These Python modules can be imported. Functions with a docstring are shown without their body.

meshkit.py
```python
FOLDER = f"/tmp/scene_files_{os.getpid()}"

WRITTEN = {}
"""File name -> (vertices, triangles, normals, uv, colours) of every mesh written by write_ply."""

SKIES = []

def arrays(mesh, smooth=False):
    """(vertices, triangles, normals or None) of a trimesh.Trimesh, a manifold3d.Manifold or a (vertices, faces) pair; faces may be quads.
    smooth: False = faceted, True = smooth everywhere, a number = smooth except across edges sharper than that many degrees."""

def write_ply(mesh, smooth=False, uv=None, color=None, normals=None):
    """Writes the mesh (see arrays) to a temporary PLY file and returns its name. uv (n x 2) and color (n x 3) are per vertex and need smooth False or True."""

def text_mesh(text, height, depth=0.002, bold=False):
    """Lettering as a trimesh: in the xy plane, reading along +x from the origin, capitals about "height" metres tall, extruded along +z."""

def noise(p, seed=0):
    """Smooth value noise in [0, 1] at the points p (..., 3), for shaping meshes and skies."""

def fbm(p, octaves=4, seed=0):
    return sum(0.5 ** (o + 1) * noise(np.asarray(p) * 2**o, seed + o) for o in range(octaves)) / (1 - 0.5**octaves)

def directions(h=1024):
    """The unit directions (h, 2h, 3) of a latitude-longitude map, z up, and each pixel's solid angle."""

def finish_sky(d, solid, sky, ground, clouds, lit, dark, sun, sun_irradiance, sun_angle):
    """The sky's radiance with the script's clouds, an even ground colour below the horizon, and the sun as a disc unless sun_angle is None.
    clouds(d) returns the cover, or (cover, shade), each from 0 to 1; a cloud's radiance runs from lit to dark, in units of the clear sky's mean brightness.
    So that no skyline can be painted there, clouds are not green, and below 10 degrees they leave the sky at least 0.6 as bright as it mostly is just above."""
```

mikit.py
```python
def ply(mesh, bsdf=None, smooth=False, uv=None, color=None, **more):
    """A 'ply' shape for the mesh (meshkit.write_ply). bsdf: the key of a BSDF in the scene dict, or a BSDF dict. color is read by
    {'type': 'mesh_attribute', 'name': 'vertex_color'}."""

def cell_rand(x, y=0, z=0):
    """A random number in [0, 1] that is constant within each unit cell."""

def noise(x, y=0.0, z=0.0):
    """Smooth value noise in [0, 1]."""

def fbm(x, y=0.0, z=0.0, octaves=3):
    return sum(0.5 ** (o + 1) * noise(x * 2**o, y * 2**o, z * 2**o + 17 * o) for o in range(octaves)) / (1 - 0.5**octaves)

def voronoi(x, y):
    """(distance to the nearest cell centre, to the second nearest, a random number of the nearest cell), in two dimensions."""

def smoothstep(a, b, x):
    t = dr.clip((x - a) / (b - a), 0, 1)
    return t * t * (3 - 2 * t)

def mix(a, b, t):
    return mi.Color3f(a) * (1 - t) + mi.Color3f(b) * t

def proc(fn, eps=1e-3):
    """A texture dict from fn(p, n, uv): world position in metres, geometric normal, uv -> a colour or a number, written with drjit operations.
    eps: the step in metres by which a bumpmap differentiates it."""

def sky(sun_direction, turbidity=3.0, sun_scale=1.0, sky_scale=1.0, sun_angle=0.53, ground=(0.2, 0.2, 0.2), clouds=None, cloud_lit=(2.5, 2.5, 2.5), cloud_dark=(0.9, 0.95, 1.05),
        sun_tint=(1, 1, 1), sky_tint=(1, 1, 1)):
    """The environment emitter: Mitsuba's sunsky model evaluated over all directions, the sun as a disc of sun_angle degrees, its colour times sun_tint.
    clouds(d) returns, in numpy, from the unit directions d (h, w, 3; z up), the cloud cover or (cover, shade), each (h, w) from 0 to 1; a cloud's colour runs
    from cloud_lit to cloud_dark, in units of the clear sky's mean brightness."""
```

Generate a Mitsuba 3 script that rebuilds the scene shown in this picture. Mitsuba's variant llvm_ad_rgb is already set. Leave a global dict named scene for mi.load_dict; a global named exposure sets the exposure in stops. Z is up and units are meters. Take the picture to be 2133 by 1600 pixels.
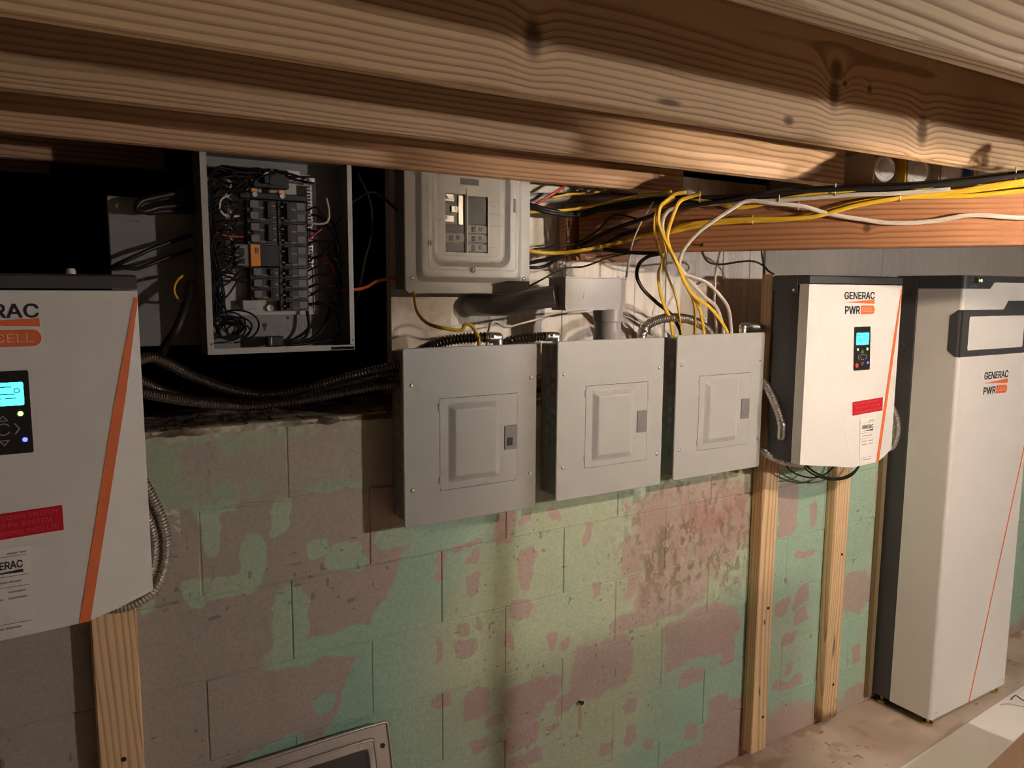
import math, random
import numpy as np
import trimesh
import manifold3d as m3
import mitsuba as mi
import drjit as dr
import mikit, meshkit
from mikit import proc, noise, fbm, cell_rand, smoothstep, mix
from shapely.geometry import Polygon, Point, box as sbox
from shapely.ops import unary_union

rng = random.Random(7)
nrng = np.random.default_rng(7)
T = mi.ScalarTransform4f
scene, labels = {}, {}

# ------------------------------------------------------------ camera, light, exposure
exposure = 2.08
CAM = np.array([0.0, -1.8114, 1.7072])
YAW, PITCH, ROLL, FPX = 0.550154, -0.1227094, 0.005882, 1600.225


def cam_axes():
    f = np.array([math.sin(YAW) * math.cos(PITCH), math.cos(YAW) * math.cos(PITCH), math.sin(PITCH)])
    r0 = np.array([math.cos(YAW), -math.sin(YAW), 0.0])
    u0 = np.cross(r0, f)
    r = math.cos(ROLL) * r0 + math.sin(ROLL) * u0
    return r, np.cross(r, f), f


_r, _u, _f = cam_axes()
scene['camera'] = {'type': 'perspective', 'fov': 2 * math.degrees(math.atan(2133 / 2 / FPX)), 'fov_axis': 'x', 'near_clip': 0.02, 'far_clip': 60.0,
                   'to_world': T().look_at(origin=CAM.tolist(), target=(CAM + _f).tolist(), up=_u.tolist())}
WARM = np.array([1.0, 0.80, 0.60])
SOFT = np.array([1.0, 0.90, 0.81])
LAMP_WORK, I_WORK, R_WORK = (1.93, -1.33, 1.865), 0.90, .007
LAMP_FAR, I_FAR, R_FAR = (2.58, -2.48, 1.79), 2.05, .030


def emit(c, k):
    return {'type': 'area', 'radiance': {'type': 'rgb', 'value': [float(x * k) for x in c]}}


# ------------------------------------------------------------ helpers
counts = {}


def numbered(name):
    n = counts.get(name, 0)
    counts[name] = n + 1
    return name if n == 0 else f'{name}_{n:03d}'


def lab(key, label=None, cat=None, group=None, kind=None):
    d = labels.setdefault(key, {})
    for k, v in (('label', label), ('category', cat), ('group', group), ('kind', kind)):
        if v:
            d[k] = v
    return key


def add(name, mesh, mat, parent=None, smooth=False, label=None, kind=None, **more):
    key = numbered((parent + '__' if parent else '') + name)
    scene[key] = mikit.ply(mesh, mat, smooth=smooth, **more)
    if label or kind:
        lab(key, label, None, None, kind)
    return key


def cat(ms):
    return trimesh.util.concatenate([m for m in ms])


def cbox(x0, x1, y0, y1, z0, z1, c=0.002):
    c = min(c, abs(x1 - x0) * .45, abs(y1 - y0) * .45, abs(z1 - z0) * .45)
    pts = []
    for i in (0, 1):
        for j in (0, 1):
            for k in (0, 1):
                p = np.array([(x0, x1)[i], (y0, y1)[j], (z0, z1)[k]], float)
                s = np.array([1 - 2 * i, 1 - 2 * j, 1 - 2 * k]) * c
                for a in range(3):
                    q = p + s
                    q[a] = p[a]
                    pts.append(q)
    return trimesh.convex.convex_hull(np.array(pts))


def hull(pts):
    return trimesh.convex.convex_hull(np.array(pts, float))


def cyl(a, b, r, n=20, r2=None):
    a, b = np.array(a, float), np.array(b, float)
    d = b - a
    L = np.linalg.norm(d)
    d /= L
    u = np.cross(d, [0, 0, 1.0] if abs(d[2]) < .9 else [1.0, 0, 0])
    u /= np.linalg.norm(u)
    v = np.cross(d, u)
    t = np.arange(n) * 2 * np.pi / n
    ring = np.cos(t)[:, None] * u + np.sin(t)[:, None] * v
    return trimesh.convex.convex_hull(np.vstack([a + ring * r, b + ring * (r if r2 is None else r2)]))


def sph(c, r, sub=2, s=(1, 1, 1)):
    m = trimesh.creation.icosphere(sub, 1.0)
    m.vertices = m.vertices * np.array(s) * r + np.array(c)
    return m


def torus(c, R, r, axis='x', n=24, k=6):
    a, b = np.meshgrid(np.arange(n) * 2 * np.pi / n, np.arange(k) * 2 * np.pi / k, indexing='ij')
    x, y, z = (R + r * np.cos(b)) * np.cos(a), (R + r * np.cos(b)) * np.sin(a), r * np.sin(b)
    P = {'x': (z, x, y), 'y': (x, -z, y), 'z': (x, y, z)}[axis]
    V = np.stack(P, -1).reshape(-1, 3) + np.array(c)
    i, j = np.meshgrid(np.arange(n), np.arange(k), indexing='ij')
    q = np.stack([i * k + j, ((i + 1) % n) * k + j, ((i + 1) % n) * k + (j + 1) % k, i * k + (j + 1) % k], -1).reshape(-1, 4)
    return trimesh.Trimesh(V, np.vstack([q[:, [0, 1, 2]], q[:, [0, 2, 3]]]), process=False)


def spline(pts, step=0.008):
    P = np.array(pts, float)
    if len(P) < 3:
        n = max(2, int(np.linalg.norm(P[1] - P[0]) / step))
        return P[0] + (P[1] - P[0]) * np.linspace(0, 1, n)[:, None]
    A = np.vstack([2 * P[0] - P[1], P, 2 * P[-1] - P[-2]])
    out = []
    for i in range(1, len(A) - 2):
        p0, p1, p2, p3 = A[i - 1:i + 3]
        n = max(2, int(np.linalg.norm(p2 - p1) / step) + 1)
        t0, t1 = 0.0, max(np.linalg.norm(p1 - p0), 1e-5) ** .5
        t2 = t1 + max(np.linalg.norm(p2 - p1), 1e-5) ** .5
        t3 = t2 + max(np.linalg.norm(p3 - p2), 1e-5) ** .5
        t = np.linspace(t1, t2, n, endpoint=False)[:, None]
        a1 = (t1 - t) / (t1 - t0) * p0 + (t - t0) / (t1 - t0) * p1
        a2 = (t2 - t) / (t2 - t1) * p1 + (t - t1) / (t2 - t1) * p2
        a3 = (t3 - t) / (t3 - t2) * p2 + (t - t2) / (t3 - t2) * p3
        b1 = (t2 - t) / (t2 - t0) * a1 + (t - t0) / (t2 - t0) * a2
        b2 = (t3 - t) / (t3 - t1) * a2 + (t - t1) / (t3 - t1) * a3
        out.append((t2 - t) / (t2 - t1) * b1 + (t - t1) / (t2 - t1) * b2)
    return np.vstack(out + [P[-1:]])


def resample(P, step):
    d = np.r_[0, np.cumsum(np.linalg.norm(np.diff(P, axis=0), axis=1))]
    s = np.linspace(0, d[-1], max(2, int(d[-1] / step) + 1))
    return np.stack([np.interp(s, d, P[:, k]) for k in range(3)], 1), s


def tube(pts, rw, rh=None, sides=10, step=0.008, up=(0.2, -0.6, 0.8), corr=None, amp=.14):
    P = spline(pts, step)
    if corr:
        P, s = resample(P, corr / 6)
        mod = 1 + amp * np.sin(2 * np.pi * s / corr)
    else:
        mod = np.ones(len(P))
    t = np.gradient(P, axis=0)
    t /= np.linalg.norm(t, axis=1, keepdims=True) + 1e-12
    n = np.array(up, float)
    N = []
    for k in range(len(P)):
        n = n - t[k] * (n @ t[k])
        n /= np.linalg.norm(n) + 1e-12
        N.append(n)
    N = np.array(N)
    B = np.cross(t, N)
    rh = rw if rh is None else rh
    a = np.arange(sides) * 2 * np.pi / sides
    V = P[:, None] + mod[:, None, None] * (rw * np.cos(a)[None, :, None] * N[:, None] + rh * np.sin(a)[None, :, None] * B[:, None])
    V = V.reshape(-1, 3)
    m = len(P)
    i, j = np.meshgrid(np.arange(m - 1), np.arange(sides), indexing='ij')
    q = np.stack([i * sides + j, i * sides + (j + 1) % sides, (i + 1) * sides + (j + 1) % sides, (i + 1) * sides + j], -1).reshape(-1, 4)
    F = [q[:, [0, 1, 2]], q[:, [0, 2, 3]]]
    V = np.vstack([V, P[:1], P[-1:]])
    c0, c1 = m * sides, m * sides + 1
    jj = np.arange(sides)
    F.append(np.stack([np.full(sides, c0), (jj + 1) % sides, jj], 1))
    F.append(np.stack([np.full(sides, c1), (m - 1) * sides + jj, (m - 1) * sides + (jj + 1) % sides], 1))
    return trimesh.Trimesh(V, np.vstack(F), process=False)


def frame(x0, y0, z0):
    """Local (right, up, out of the wall) to world."""
    def F(m):
        m = m.copy()
        v = m.vertices
        m.vertices = np.stack([x0 + v[:, 0], y0 - v[:, 2], z0 + v[:, 1]], 1)
        return m
    return F


def rbox(u0, u1, v0, v1, w0, w1, c=0.001):
    return cbox(u0, u1, v0, v1, w0, w1, c)


def extr(poly, w0, w1):
    m = trimesh.creation.extrude_polygon(poly, w1 - w0, engine='earcut')
    m.apply_translation([0, 0, w0])
    return m


def rrect(u0, u1, v0, v1, r, seg=6):
    return sbox(u0 + r, v0 + r, u1 - r, v1 - r).buffer(r, quad_segs=seg)


def text(s, u0, v0, width, height, w=0.0, bold=True, depth=0.0006):
    """Lettering that starts at (u0, v0), as wide as asked."""
    m = meshkit.text_mesh(s, height, depth, bold)
    v = m.vertices
    lo, hi = v[:, 0].min(), v[:, 0].max()
    v = v.copy()
    v[:, 0] = u0 + (v[:, 0] - lo) * width / (hi - lo)
    v[:, 1] += v0
    v[:, 2] += w
    m.vertices = v
    return m


def skew(m, dv_du, u0=0.0):
    m = m.copy()
    v = m.vertices.copy()
    v[:, 1] += (v[:, 0] - u0) * dv_du
    m.vertices = v
    return m


def lay(m, fn):
    """Drops lettering on a sloped face: adds fn(u, v) to the outward coordinate."""
    m = m.copy()
    v = m.vertices.copy()
    v[:, 2] += fn(v[:, 0], v[:, 1])
    m.vertices = v
    return m


# ------------------------------------------------------------ materials
def mat(key, color, rough=0.5, metal=0.0, spec=0.5, **more):
    d = {'type': 'principled', 'base_color': color if isinstance(color, dict) else {'type': 'rgb', 'value': list(color)}, 'roughness': rough, 'metallic': metal, 'specular': spec, **more}
    scene[key] = {'type': 'twosided', 'bsdf': d}
    return key


mat('mat_panel_gray', (.40, .40, .385), .42)
mat('mat_latch_gray', (.20, .185, .185), .45)
mat('mat_box_gray', (.20, .20, .19), .5)
mat('mat_ring_gray', (.27, .27, .26), .4)
mat('mat_white_cover', (.70, .685, .66), .40)
mat('mat_dark_shell', (.055, .055, .06), .5)
mat('mat_black', (.012, .012, .013), .45)
mat('mat_soft_black', (.018, .017, .017), .35)
mat('mat_orange', (.72, .17, .055), .45)
mat('mat_logo_orange', (.75, .16, .05), .5)
mat('mat_ink', (.02, .018, .03), .5)
mat('mat_red_sticker', (.50, .012, .03), .4)
mat('mat_red_print', (.62, .10, .10), .4)
mat('mat_pale_print', (.75, .45, .38), .5)
mat('mat_paper', (.74, .72, .68), .5)
mat('mat_print_gray', (.30, .28, .27), .6)
mat('mat_zinc', (.85, .84, .82), .30, 1.0)
mat('mat_steel', (.68, .66, .63), .33, 1.0)
mat('mat_dark_steel', (.22, .21, .20), .16, 1.0)
mat('mat_back_board', (.21, .21, .205), .7)
mat('mat_dull_steel', (.60, .59, .57), .36, 1.0)
mat('mat_brass', (.62, .50, .25), .3, 1.0)
mat('mat_bus', (.80, .74, .66), .35, 1.0)
mat('mat_copper', (.80, .36, .14), .38, .8)
mat('mat_pvc', (.30, .285, .29), .35)
mat('mat_cable_yellow', (.70, .44, .035), .42)
mat('mat_cable_white', (.68, .62, .56), .42)
mat('mat_cable_gray', (.50, .47, .42), .45)
mat('mat_cable_black', (.014, .013, .012), .42, 0.0, .35)
mat('mat_wire_black', (.009, .009, .009), .5, 0.0, .2)
mat('mat_cable_red', (.50, .07, .03), .4)
mat('mat_cable_orange', (.62, .15, .03), .4)
mat('mat_wire_white', (.55, .50, .40), .45)
mat('mat_wire_red', (.35, .02, .02), .4)
mat('mat_breaker', (.028, .028, .03), .4)
mat('mat_breaker_label', (.15, .15, .16), .45)
mat('mat_breaker_orange', (.80, .27, .03), .5)
mat('mat_screen_off', (.02, .03, .06), .2)
mat('mat_cardboard', (.23, .145, .09), .8)
mat('mat_bulb_white', (.80, .78, .74), .3)
mat('mat_carton', (.55, .40, .27), .7)
mat('mat_carton_white', (.66, .62, .57), .6)
mat('mat_carton_blue', (.05, .12, .40), .5)
mat('mat_foam', (.86, .835, .79), .7)
mat('mat_button_red', (.70, .07, .05), .4)
mat('mat_gray_board', (.34, .335, .32), .6)


def wood_color(a, b, c, hsh, light, dark, freq, zc, yc, knots=()):
    """a along the grain, b across the wide face, c across the narrow face; growth rings about an axis at (zc, yc)."""
    warp = .026 * (noise(a * 1.4 + hsh * 71, b * 6, c * 6) - .5) + .005 * (noise(a * 7 + hsh * 31, b * 22, c * 22) - .5)
    stain = mi.Float(0)
    for a0, b0, sa, sb, amp in knots:
        d2 = dr.square((a - a0) / sa) + dr.square((b - b0) / sb)
        warp = warp + amp * dr.exp(-d2 * .22)
        stain = dr.maximum(stain, dr.exp(-d2 * d2))
    r = dr.sqrt(dr.square(b - zc + warp) + dr.square(c - yc + warp * .6))
    r = r * freq + 1.4 * noise(r * 34 + hsh * 17, a * .25) + 1.2 * noise(a * .6, hsh * 90)
    t = r - dr.floor(r)
    late = smoothstep(.38, .90, t) * (1 - smoothstep(.93, 1.0, t))
    late = late * (.55 + .45 * noise(dr.floor(r) * 3.7, hsh * 13, a * .8))
    fine = noise(a * 9, b * 700, c * 700)
    col = mix(light, dark, dr.clip(late * 1.0 + .16 * (fine - .5), 0, 1))
    col = col * (.84 + .32 * noise(a * 1.1 + 5, b * 4, hsh * 40))
    return mix(col, (.075, .038, .02), .85 * stain)


def joist_fn(p, n, uv):
    j = dr.floor((p.y + 1.85) / .4065)
    h = cell_rand(j, 3)
    yc = -1.85 + (j + .5) * .4065
    light = dr.select(j < 1.5, mi.Color3f(.58, .46, .30), dr.select(j < 2.5, mi.Color3f(.57, .40, .235), dr.select(j < 3.5, mi.Color3f(.53, .365, .225), mi.Color3f(.53, .33, .20))))
    far = 40 * dr.abs(j - 2)
    return wood_color(p.x + far, p.z, p.y, h, light, (.27, .15, .075), 92, 2.17 + .05 * h, yc + .165,
                      ((.69, 2.10, .018, .030, .012), (1.44, 2.165, .020, .022, .01), (1.437, 2.115, .018, .03, .012), (1.555, 2.14, .008, .010, .004), (1.47, 2.14, .007, .007, .003), (1.76, 2.075, .022, .034, .014), (1.30, 2.045, .016, .01, .004), (.98, 2.04, .030, .006, .004)))


def beam_fn(p, n, uv):
    a = p.x * .5078 - p.y * .8615
    c = p.x * .8615 + p.y * .5078
    return wood_color(a, p.z, c, mi.Float(.37), (.37, .175, .085), (.21, .085, .04), 80, 1.99, 1.33, ((1.05, 1.94, .012, .016, .008), (1.42, 1.87, .010, .012, .006)))


def rim_fn(p, n, uv):
    return wood_color(p.x, p.z, p.y, mi.Float(.8), (.40, .21, .12), (.22, .10, .05), 110, 2.02, .2)


def stud_fn(p, n, uv):
    h = cell_rand(dr.floor(p.x * 2.6 + .2), 9)
    col = wood_color(p.z, p.x - .02 * dr.sin(p.z * 2.3 + h * 9), p.y, h, (.74, .53, .31), (.47, .27, .125), 75, mi.Float(dr.floor(p.x * 2.6 + .2) + .55) / 2.6 - .02, .045 - .12 * h,
                     ((.53, 2.165, .010, .005, .003), (.27, 2.15, .02, .004, .004), (.33, 2.56, .05, .006, .005), (.60, .10, .05, .004, .006)))
    wet = smoothstep(.10, .03, p.z + .05 * (noise(p.x * 60, p.z * 30) - .5)) * smoothstep(2.3, 2.45, p.x)
    return mix(col, (.12, .06, .03), .8 * wet)


for k, fn, r in (('joist', joist_fn, .6), ('beam', beam_fn, .6), ('rim', rim_fn, .7), ('stud', stud_fn, .55)):
    mat('mat_wood_' + k, proc(fn), r, 0.0, .3)

PINK = [(0.901,0.96,0.014,0.037),(0.981,0.961,0.012,0.022),(0.984,0.893,0.018,0.019),(1.169,0.896,0.021,0.067),(1.154,0.774,0.039,0.026),(0.958,0.766,0.012,0.019),(1.002,0.767,0.009,0.016),(1.104,0.698,0.019,0.023),(0.963,0.705,0.027,0.024),(1.255,0.655,0.019,0.024),(1.313,0.635,0.021,0.018),(0.871,0.717,0.011,0.032),(1.377,0.968,0.014,0.02),(1.42,0.785,0.013,0.021),(1.57,0.769,0.024,0.025),(1.095,1.039,0.028,0.046),(0.97,1.009,0.029,0.013),(1.158,1.056,0.022,0.014),(1.262,1.052,0.02,0.014),(1.535,1.035,0.012,0.024),(1.464,0.517,0.116,0.088),(1.163,0.492,0.064,0.064),(1.257,0.506,0.034,0.036),(0.996,0.534,0.043,0.043),(1.878,0.53,0.148,0.081),(1.76,0.472,0.051,0.04),(1.85,0.381,0.063,0.024),(1.983,0.247,0.043,0.035),(1.568,0.355,0.028,0.023),(1.327,0.444,0.043,0.024),(1.061,0.464,0.025,0.023),(1.151,0.377,0.06,0.042),(1.011,0.399,0.022,0.02),(1.266,0.371,0.021,0.012),(1.572,0.25,0.024,0.023),(1.471,0.25,0.027,0.019),(1.654,0.19,0.021,0.017),(1.851,0.175,0.027,0.028),(2.017,0.144,0.108,0.058),(1.883,0.06,0.211,0.05),(1.165,0.295,0.061,0.024),(1.749,0.71,0.148,0.072),(1.824,0.922,0.244,0.142),(1.59,0.649,0.089,0.032),(0.893,0.575,0.023,0.017),(2.062,0.514,0.025,0.024),(2.304,0.537,0.027,0.033),(2.305,0.881,0.047,0.071),(2.33,0.399,0.021,0.03),(1.567,0.866,0.047,0.055),(2.3,0.935,0.052,0.062),(2.274,0.839,0.028,0.031),(2.444,0.875,0.021,0.044),(2.42,0.727,0.061,0.012),(2.307,0.542,0.035,0.032),(2.416,0.551,0.043,0.037),(2.417,0.469,0.037,0.029),(2.352,0.403,0.029,0.025),(2.741,0.499,0.068,0.079),(2.821,0.5,0.071,0.044),(2.774,0.231,0.027,0.036),(2.342,0.217,0.073,0.021),(2.349,0.281,0.018,0.021),(2.862,0.897,0.035,0.094),(2.842,0.025,0.116,0.065),(2.019,0.484,0.042,0.092),(2.057,0.187,0.12,0.048),(0.286,1.314,0.046,0.039),(0.543,1.315,0.054,0.035),(0.368,1.277,0.027,0.017)]
GREEN = [(0.402,1.244,0.019,0.028),(0.337,1.224,0.019,0.028),(0.464,1.159,0.02,0.035),(0.301,1.162,0.023,0.061),(0.399,1.076,0.022,0.052),(0.359,1.019,0.06,0.023),(0.264,1.015,0.028,0.028),(0.561,1.065,0.024,0.021),(0.628,1.034,0.041,0.028),(0.485,0.889,0.038,0.092),(0.598,0.802,0.164,0.032),(0.759,1.062,0.04,0.026),(0.979,1.059,0.077,0.041),(0.551,0.651,0.027,0.025),(0.417,0.577,0.064,0.025),(0.159,1.004,0.014,0.016),(0.201,1.287,0.039,0.032)]


def blob_field(x, z, L):
    f = mi.Float(0)
    for cx, cz, rx, rz in L:
        ax, az = dr.abs(x - cx) / (rx * 1.08), dr.abs(z - cz) / (rz * 1.08)
        d = dr.sqrt(dr.sqrt(ax * ax * ax * ax + az * az * az * az))
        f = dr.maximum(f, 1.35 - .5 * d)
    return f


def paint_fn(p, n, uv):
    x, z = p.x, p.z
    wx = x + .035 * (noise(x * 14, z * 14) - .5) + .012 * (noise(x * 50, z * 50) - .5)
    wz = z + .035 * (noise(x * 14 + 40, z * 14) - .5) + .012 * (noise(x * 50, z * 50 + 30) - .5)
    edge = .52 + dr.maximum(z - .5, 0) * .50
    base = smoothstep(edge + .006, edge - .006, wx)
    top = smoothstep(1.215, 1.225, wz)
    base = base * (1 - top) + top * .75 * smoothstep(.58, .66, noise(x * 5, z * 7))
    low = smoothstep(.16, .10, wz + .10 * noise(x * 3, 7.0))
    pink = dr.maximum(base, smoothstep(.79, .90, blob_field(wx, wz, PINK)))
    pink = dr.maximum(pink, low)
    pink = pink * (1 - smoothstep(.79, .90, blob_field(wx, wz, GREEN)))
    deep = noise(x * 2.3, z * 3.1)
    green = mix((.35, .50, .385), (.43, .49, .345), smoothstep(.3, .75, noise(x * 3.0, z * 2.5 + 9)))
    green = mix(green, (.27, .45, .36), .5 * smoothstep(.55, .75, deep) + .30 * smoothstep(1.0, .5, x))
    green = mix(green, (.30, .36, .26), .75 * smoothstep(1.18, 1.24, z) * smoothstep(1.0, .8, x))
    col = mix(green, mix((.42, .355, .31), (.45, .34, .30), noise(x * 4, z * 4)), pink)
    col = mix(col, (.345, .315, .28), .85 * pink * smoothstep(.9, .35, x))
    # mould and damp at the right of the panels
    m = dr.exp(-dr.square(dr.square((x - 1.83) / .30)) - dr.square(dr.square((z - .90) / .24)))
    red = dr.exp(-dr.square((x - 1.93) / .15) - dr.square((z - .94) / .075))
    col = mix(col, (.42, .17, .14), .70 * red * smoothstep(.2, .6, fbm(x * 25, z * 25)))
    sp = smoothstep(.47, .60, fbm(x * 60, z * 42, 3.0, 4)) * smoothstep(.25, .60, noise(x * 11, z * 11))
    col = mix(col, mix((.17, .125, .07), (.24, .22, .13), noise(x * 20, z * 20 + 8)), .80 * sp * dr.clip(m * 1.2, 0, 1))
    col = mix(col, (.36, .235, .19), .45 * dr.clip(m * 1.2, 0, 1) * smoothstep(.35, .6, fbm(x * 16, z * 16, 9.0, 3)))
    # small dark pits, a rust streak under the nail, a bare triangle
    pit = smoothstep(.87, .92, noise(x * 75, z * 75)) * smoothstep(.62, .7, noise(x * 6, z * 6 + 70))
    col = mix(col, (.14, .12, .10), .55 * pit)
    rust = dr.exp(-dr.square((x - 1.366 - .003 * noise(z * 30)) / .006)) * smoothstep(.435, .42, z) * smoothstep(.05, .40, z) * smoothstep(.2, .6, noise(3.0, z * 25))
    col = mix(col, (.46, .22, .09), .75 * rust)
    tri = smoothstep(0, .004, x - .204 - (1.218 - z) * .50) * smoothstep(.2425, .240, x) * smoothstep(1.2185, 1.215, z)
    col = mix(col, (.62, .62, .55), .6 * tri * smoothstep(.35, .6, noise(x * 160, z * 160)))
    crumb = smoothstep(1.355, 1.392, z + .03 * (fbm(x * 22, z * 22) - .5))
    col = mix(col, mix((.30, .25, .20), (.55, .50, .42), noise(x * 70, z * 70, p.y * 70)), .9 * crumb)
    col = col * (.90 + .2 * noise(x * 230, z * 230, p.y * 230))
    return col


def paint_bump(p, n, uv):
    return .5 * noise(p.x * 160, p.z * 160) + .3 * noise(p.x * 45, p.z * 45) + .25 * noise(p.x * 110, p.z * 420)


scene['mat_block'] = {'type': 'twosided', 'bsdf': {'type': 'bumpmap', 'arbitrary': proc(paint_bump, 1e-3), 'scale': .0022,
                      'bsdf': {'type': 'principled', 'base_color': proc(paint_fn), 'roughness': .62, 'specular': .35}}}


def ledge_fn(p, n, uv):
    c = fbm(p.x * 14, p.y * 14, p.z * 14, 4)
    return mix(mix((.07, .05, .035), (.24, .21, .155), smoothstep(.35, .7, c)), mix((.24, .25, .17), (.60, .55, .45), smoothstep(.4, .75, c)), smoothstep(.055, .035, p.y + .03 * c) * smoothstep(.25, .5, noise(p.x * 5, 3.0))) * (.8 + .4 * noise(p.x * 120, p.y * 120, p.z * 120))


def floor_fn(p, n, uv):
    c = fbm(p.x * 3, p.y * 3, 1.0, 4)
    col = mix((.46, .345, .265), (.60, .49, .40), smoothstep(.3, .7, c))
    dirt = smoothstep(.52, .72, fbm(p.x * 11, p.y * 11, 4.0, 4)) * smoothstep(-.35, -.02, p.y)
    col = mix(col, (.30, .17, .10), .6 * dirt)
    bits = smoothstep(.88, .92, noise(p.x * 55, p.y * 55)) * smoothstep(.6, .7, noise(p.x * 4, p.y * 4 + 3))
    return mix(col, (.13, .12, .12), .75 * bits)


def whitewash_fn(p, n, uv):
    g = noise(p.x * 120, p.z * 3.0) * .5 + noise(p.x * 40, p.z * 1.5) * .5
    col = mix((.70, .64, .575), (.82, .775, .71), smoothstep(.25, .75, g))
    sp = smoothstep(.80, .86, noise(p.x * 45, p.z * 30))
    col = mix(col, (.84, .82, .78), .55 * sp)
    left = smoothstep(1.06, 1.02, p.x)
    rough = mix((.50, .42, .35), (.70, .63, .55), fbm(p.x * 55, p.z * 55, 2.0, 3))
    return mix(col, rough, left)


def graypanel_fn(p, n, uv):
    return mix((.43, .40, .37), (.50, .465, .43), fbm(p.x * 4, p.z * 6, 1.0, 3)) * (.96 + .08 * noise(p.x * 150, p.z * 20))


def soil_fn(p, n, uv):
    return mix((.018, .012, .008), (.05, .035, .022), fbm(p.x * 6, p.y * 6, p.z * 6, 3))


def plank_fn(p, n, uv):
    return mix((.14, .075, .04), (.26, .15, .085), noise(p.x * 60, p.y * 3, p.z * 3)) * (.7 + .5 * cell_rand(dr.floor(p.x / .14)))


mat('mat_ledge', proc(ledge_fn), .9, 0, .2)
mat('mat_floor', proc(floor_fn), .75, 0, .3)
mat('mat_whitewash', proc(whitewash_fn), .7, 0, .3)
mat('mat_gray_panel', proc(graypanel_fn), .55, 0, .4)
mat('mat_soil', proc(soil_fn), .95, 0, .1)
mat('mat_plank', proc(plank_fn), .8, 0, .2)
mat('mat_strip', (.20, .145, .07), .7)
mat('mat_far_wall', (.13, .115, .10), .8)

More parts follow.
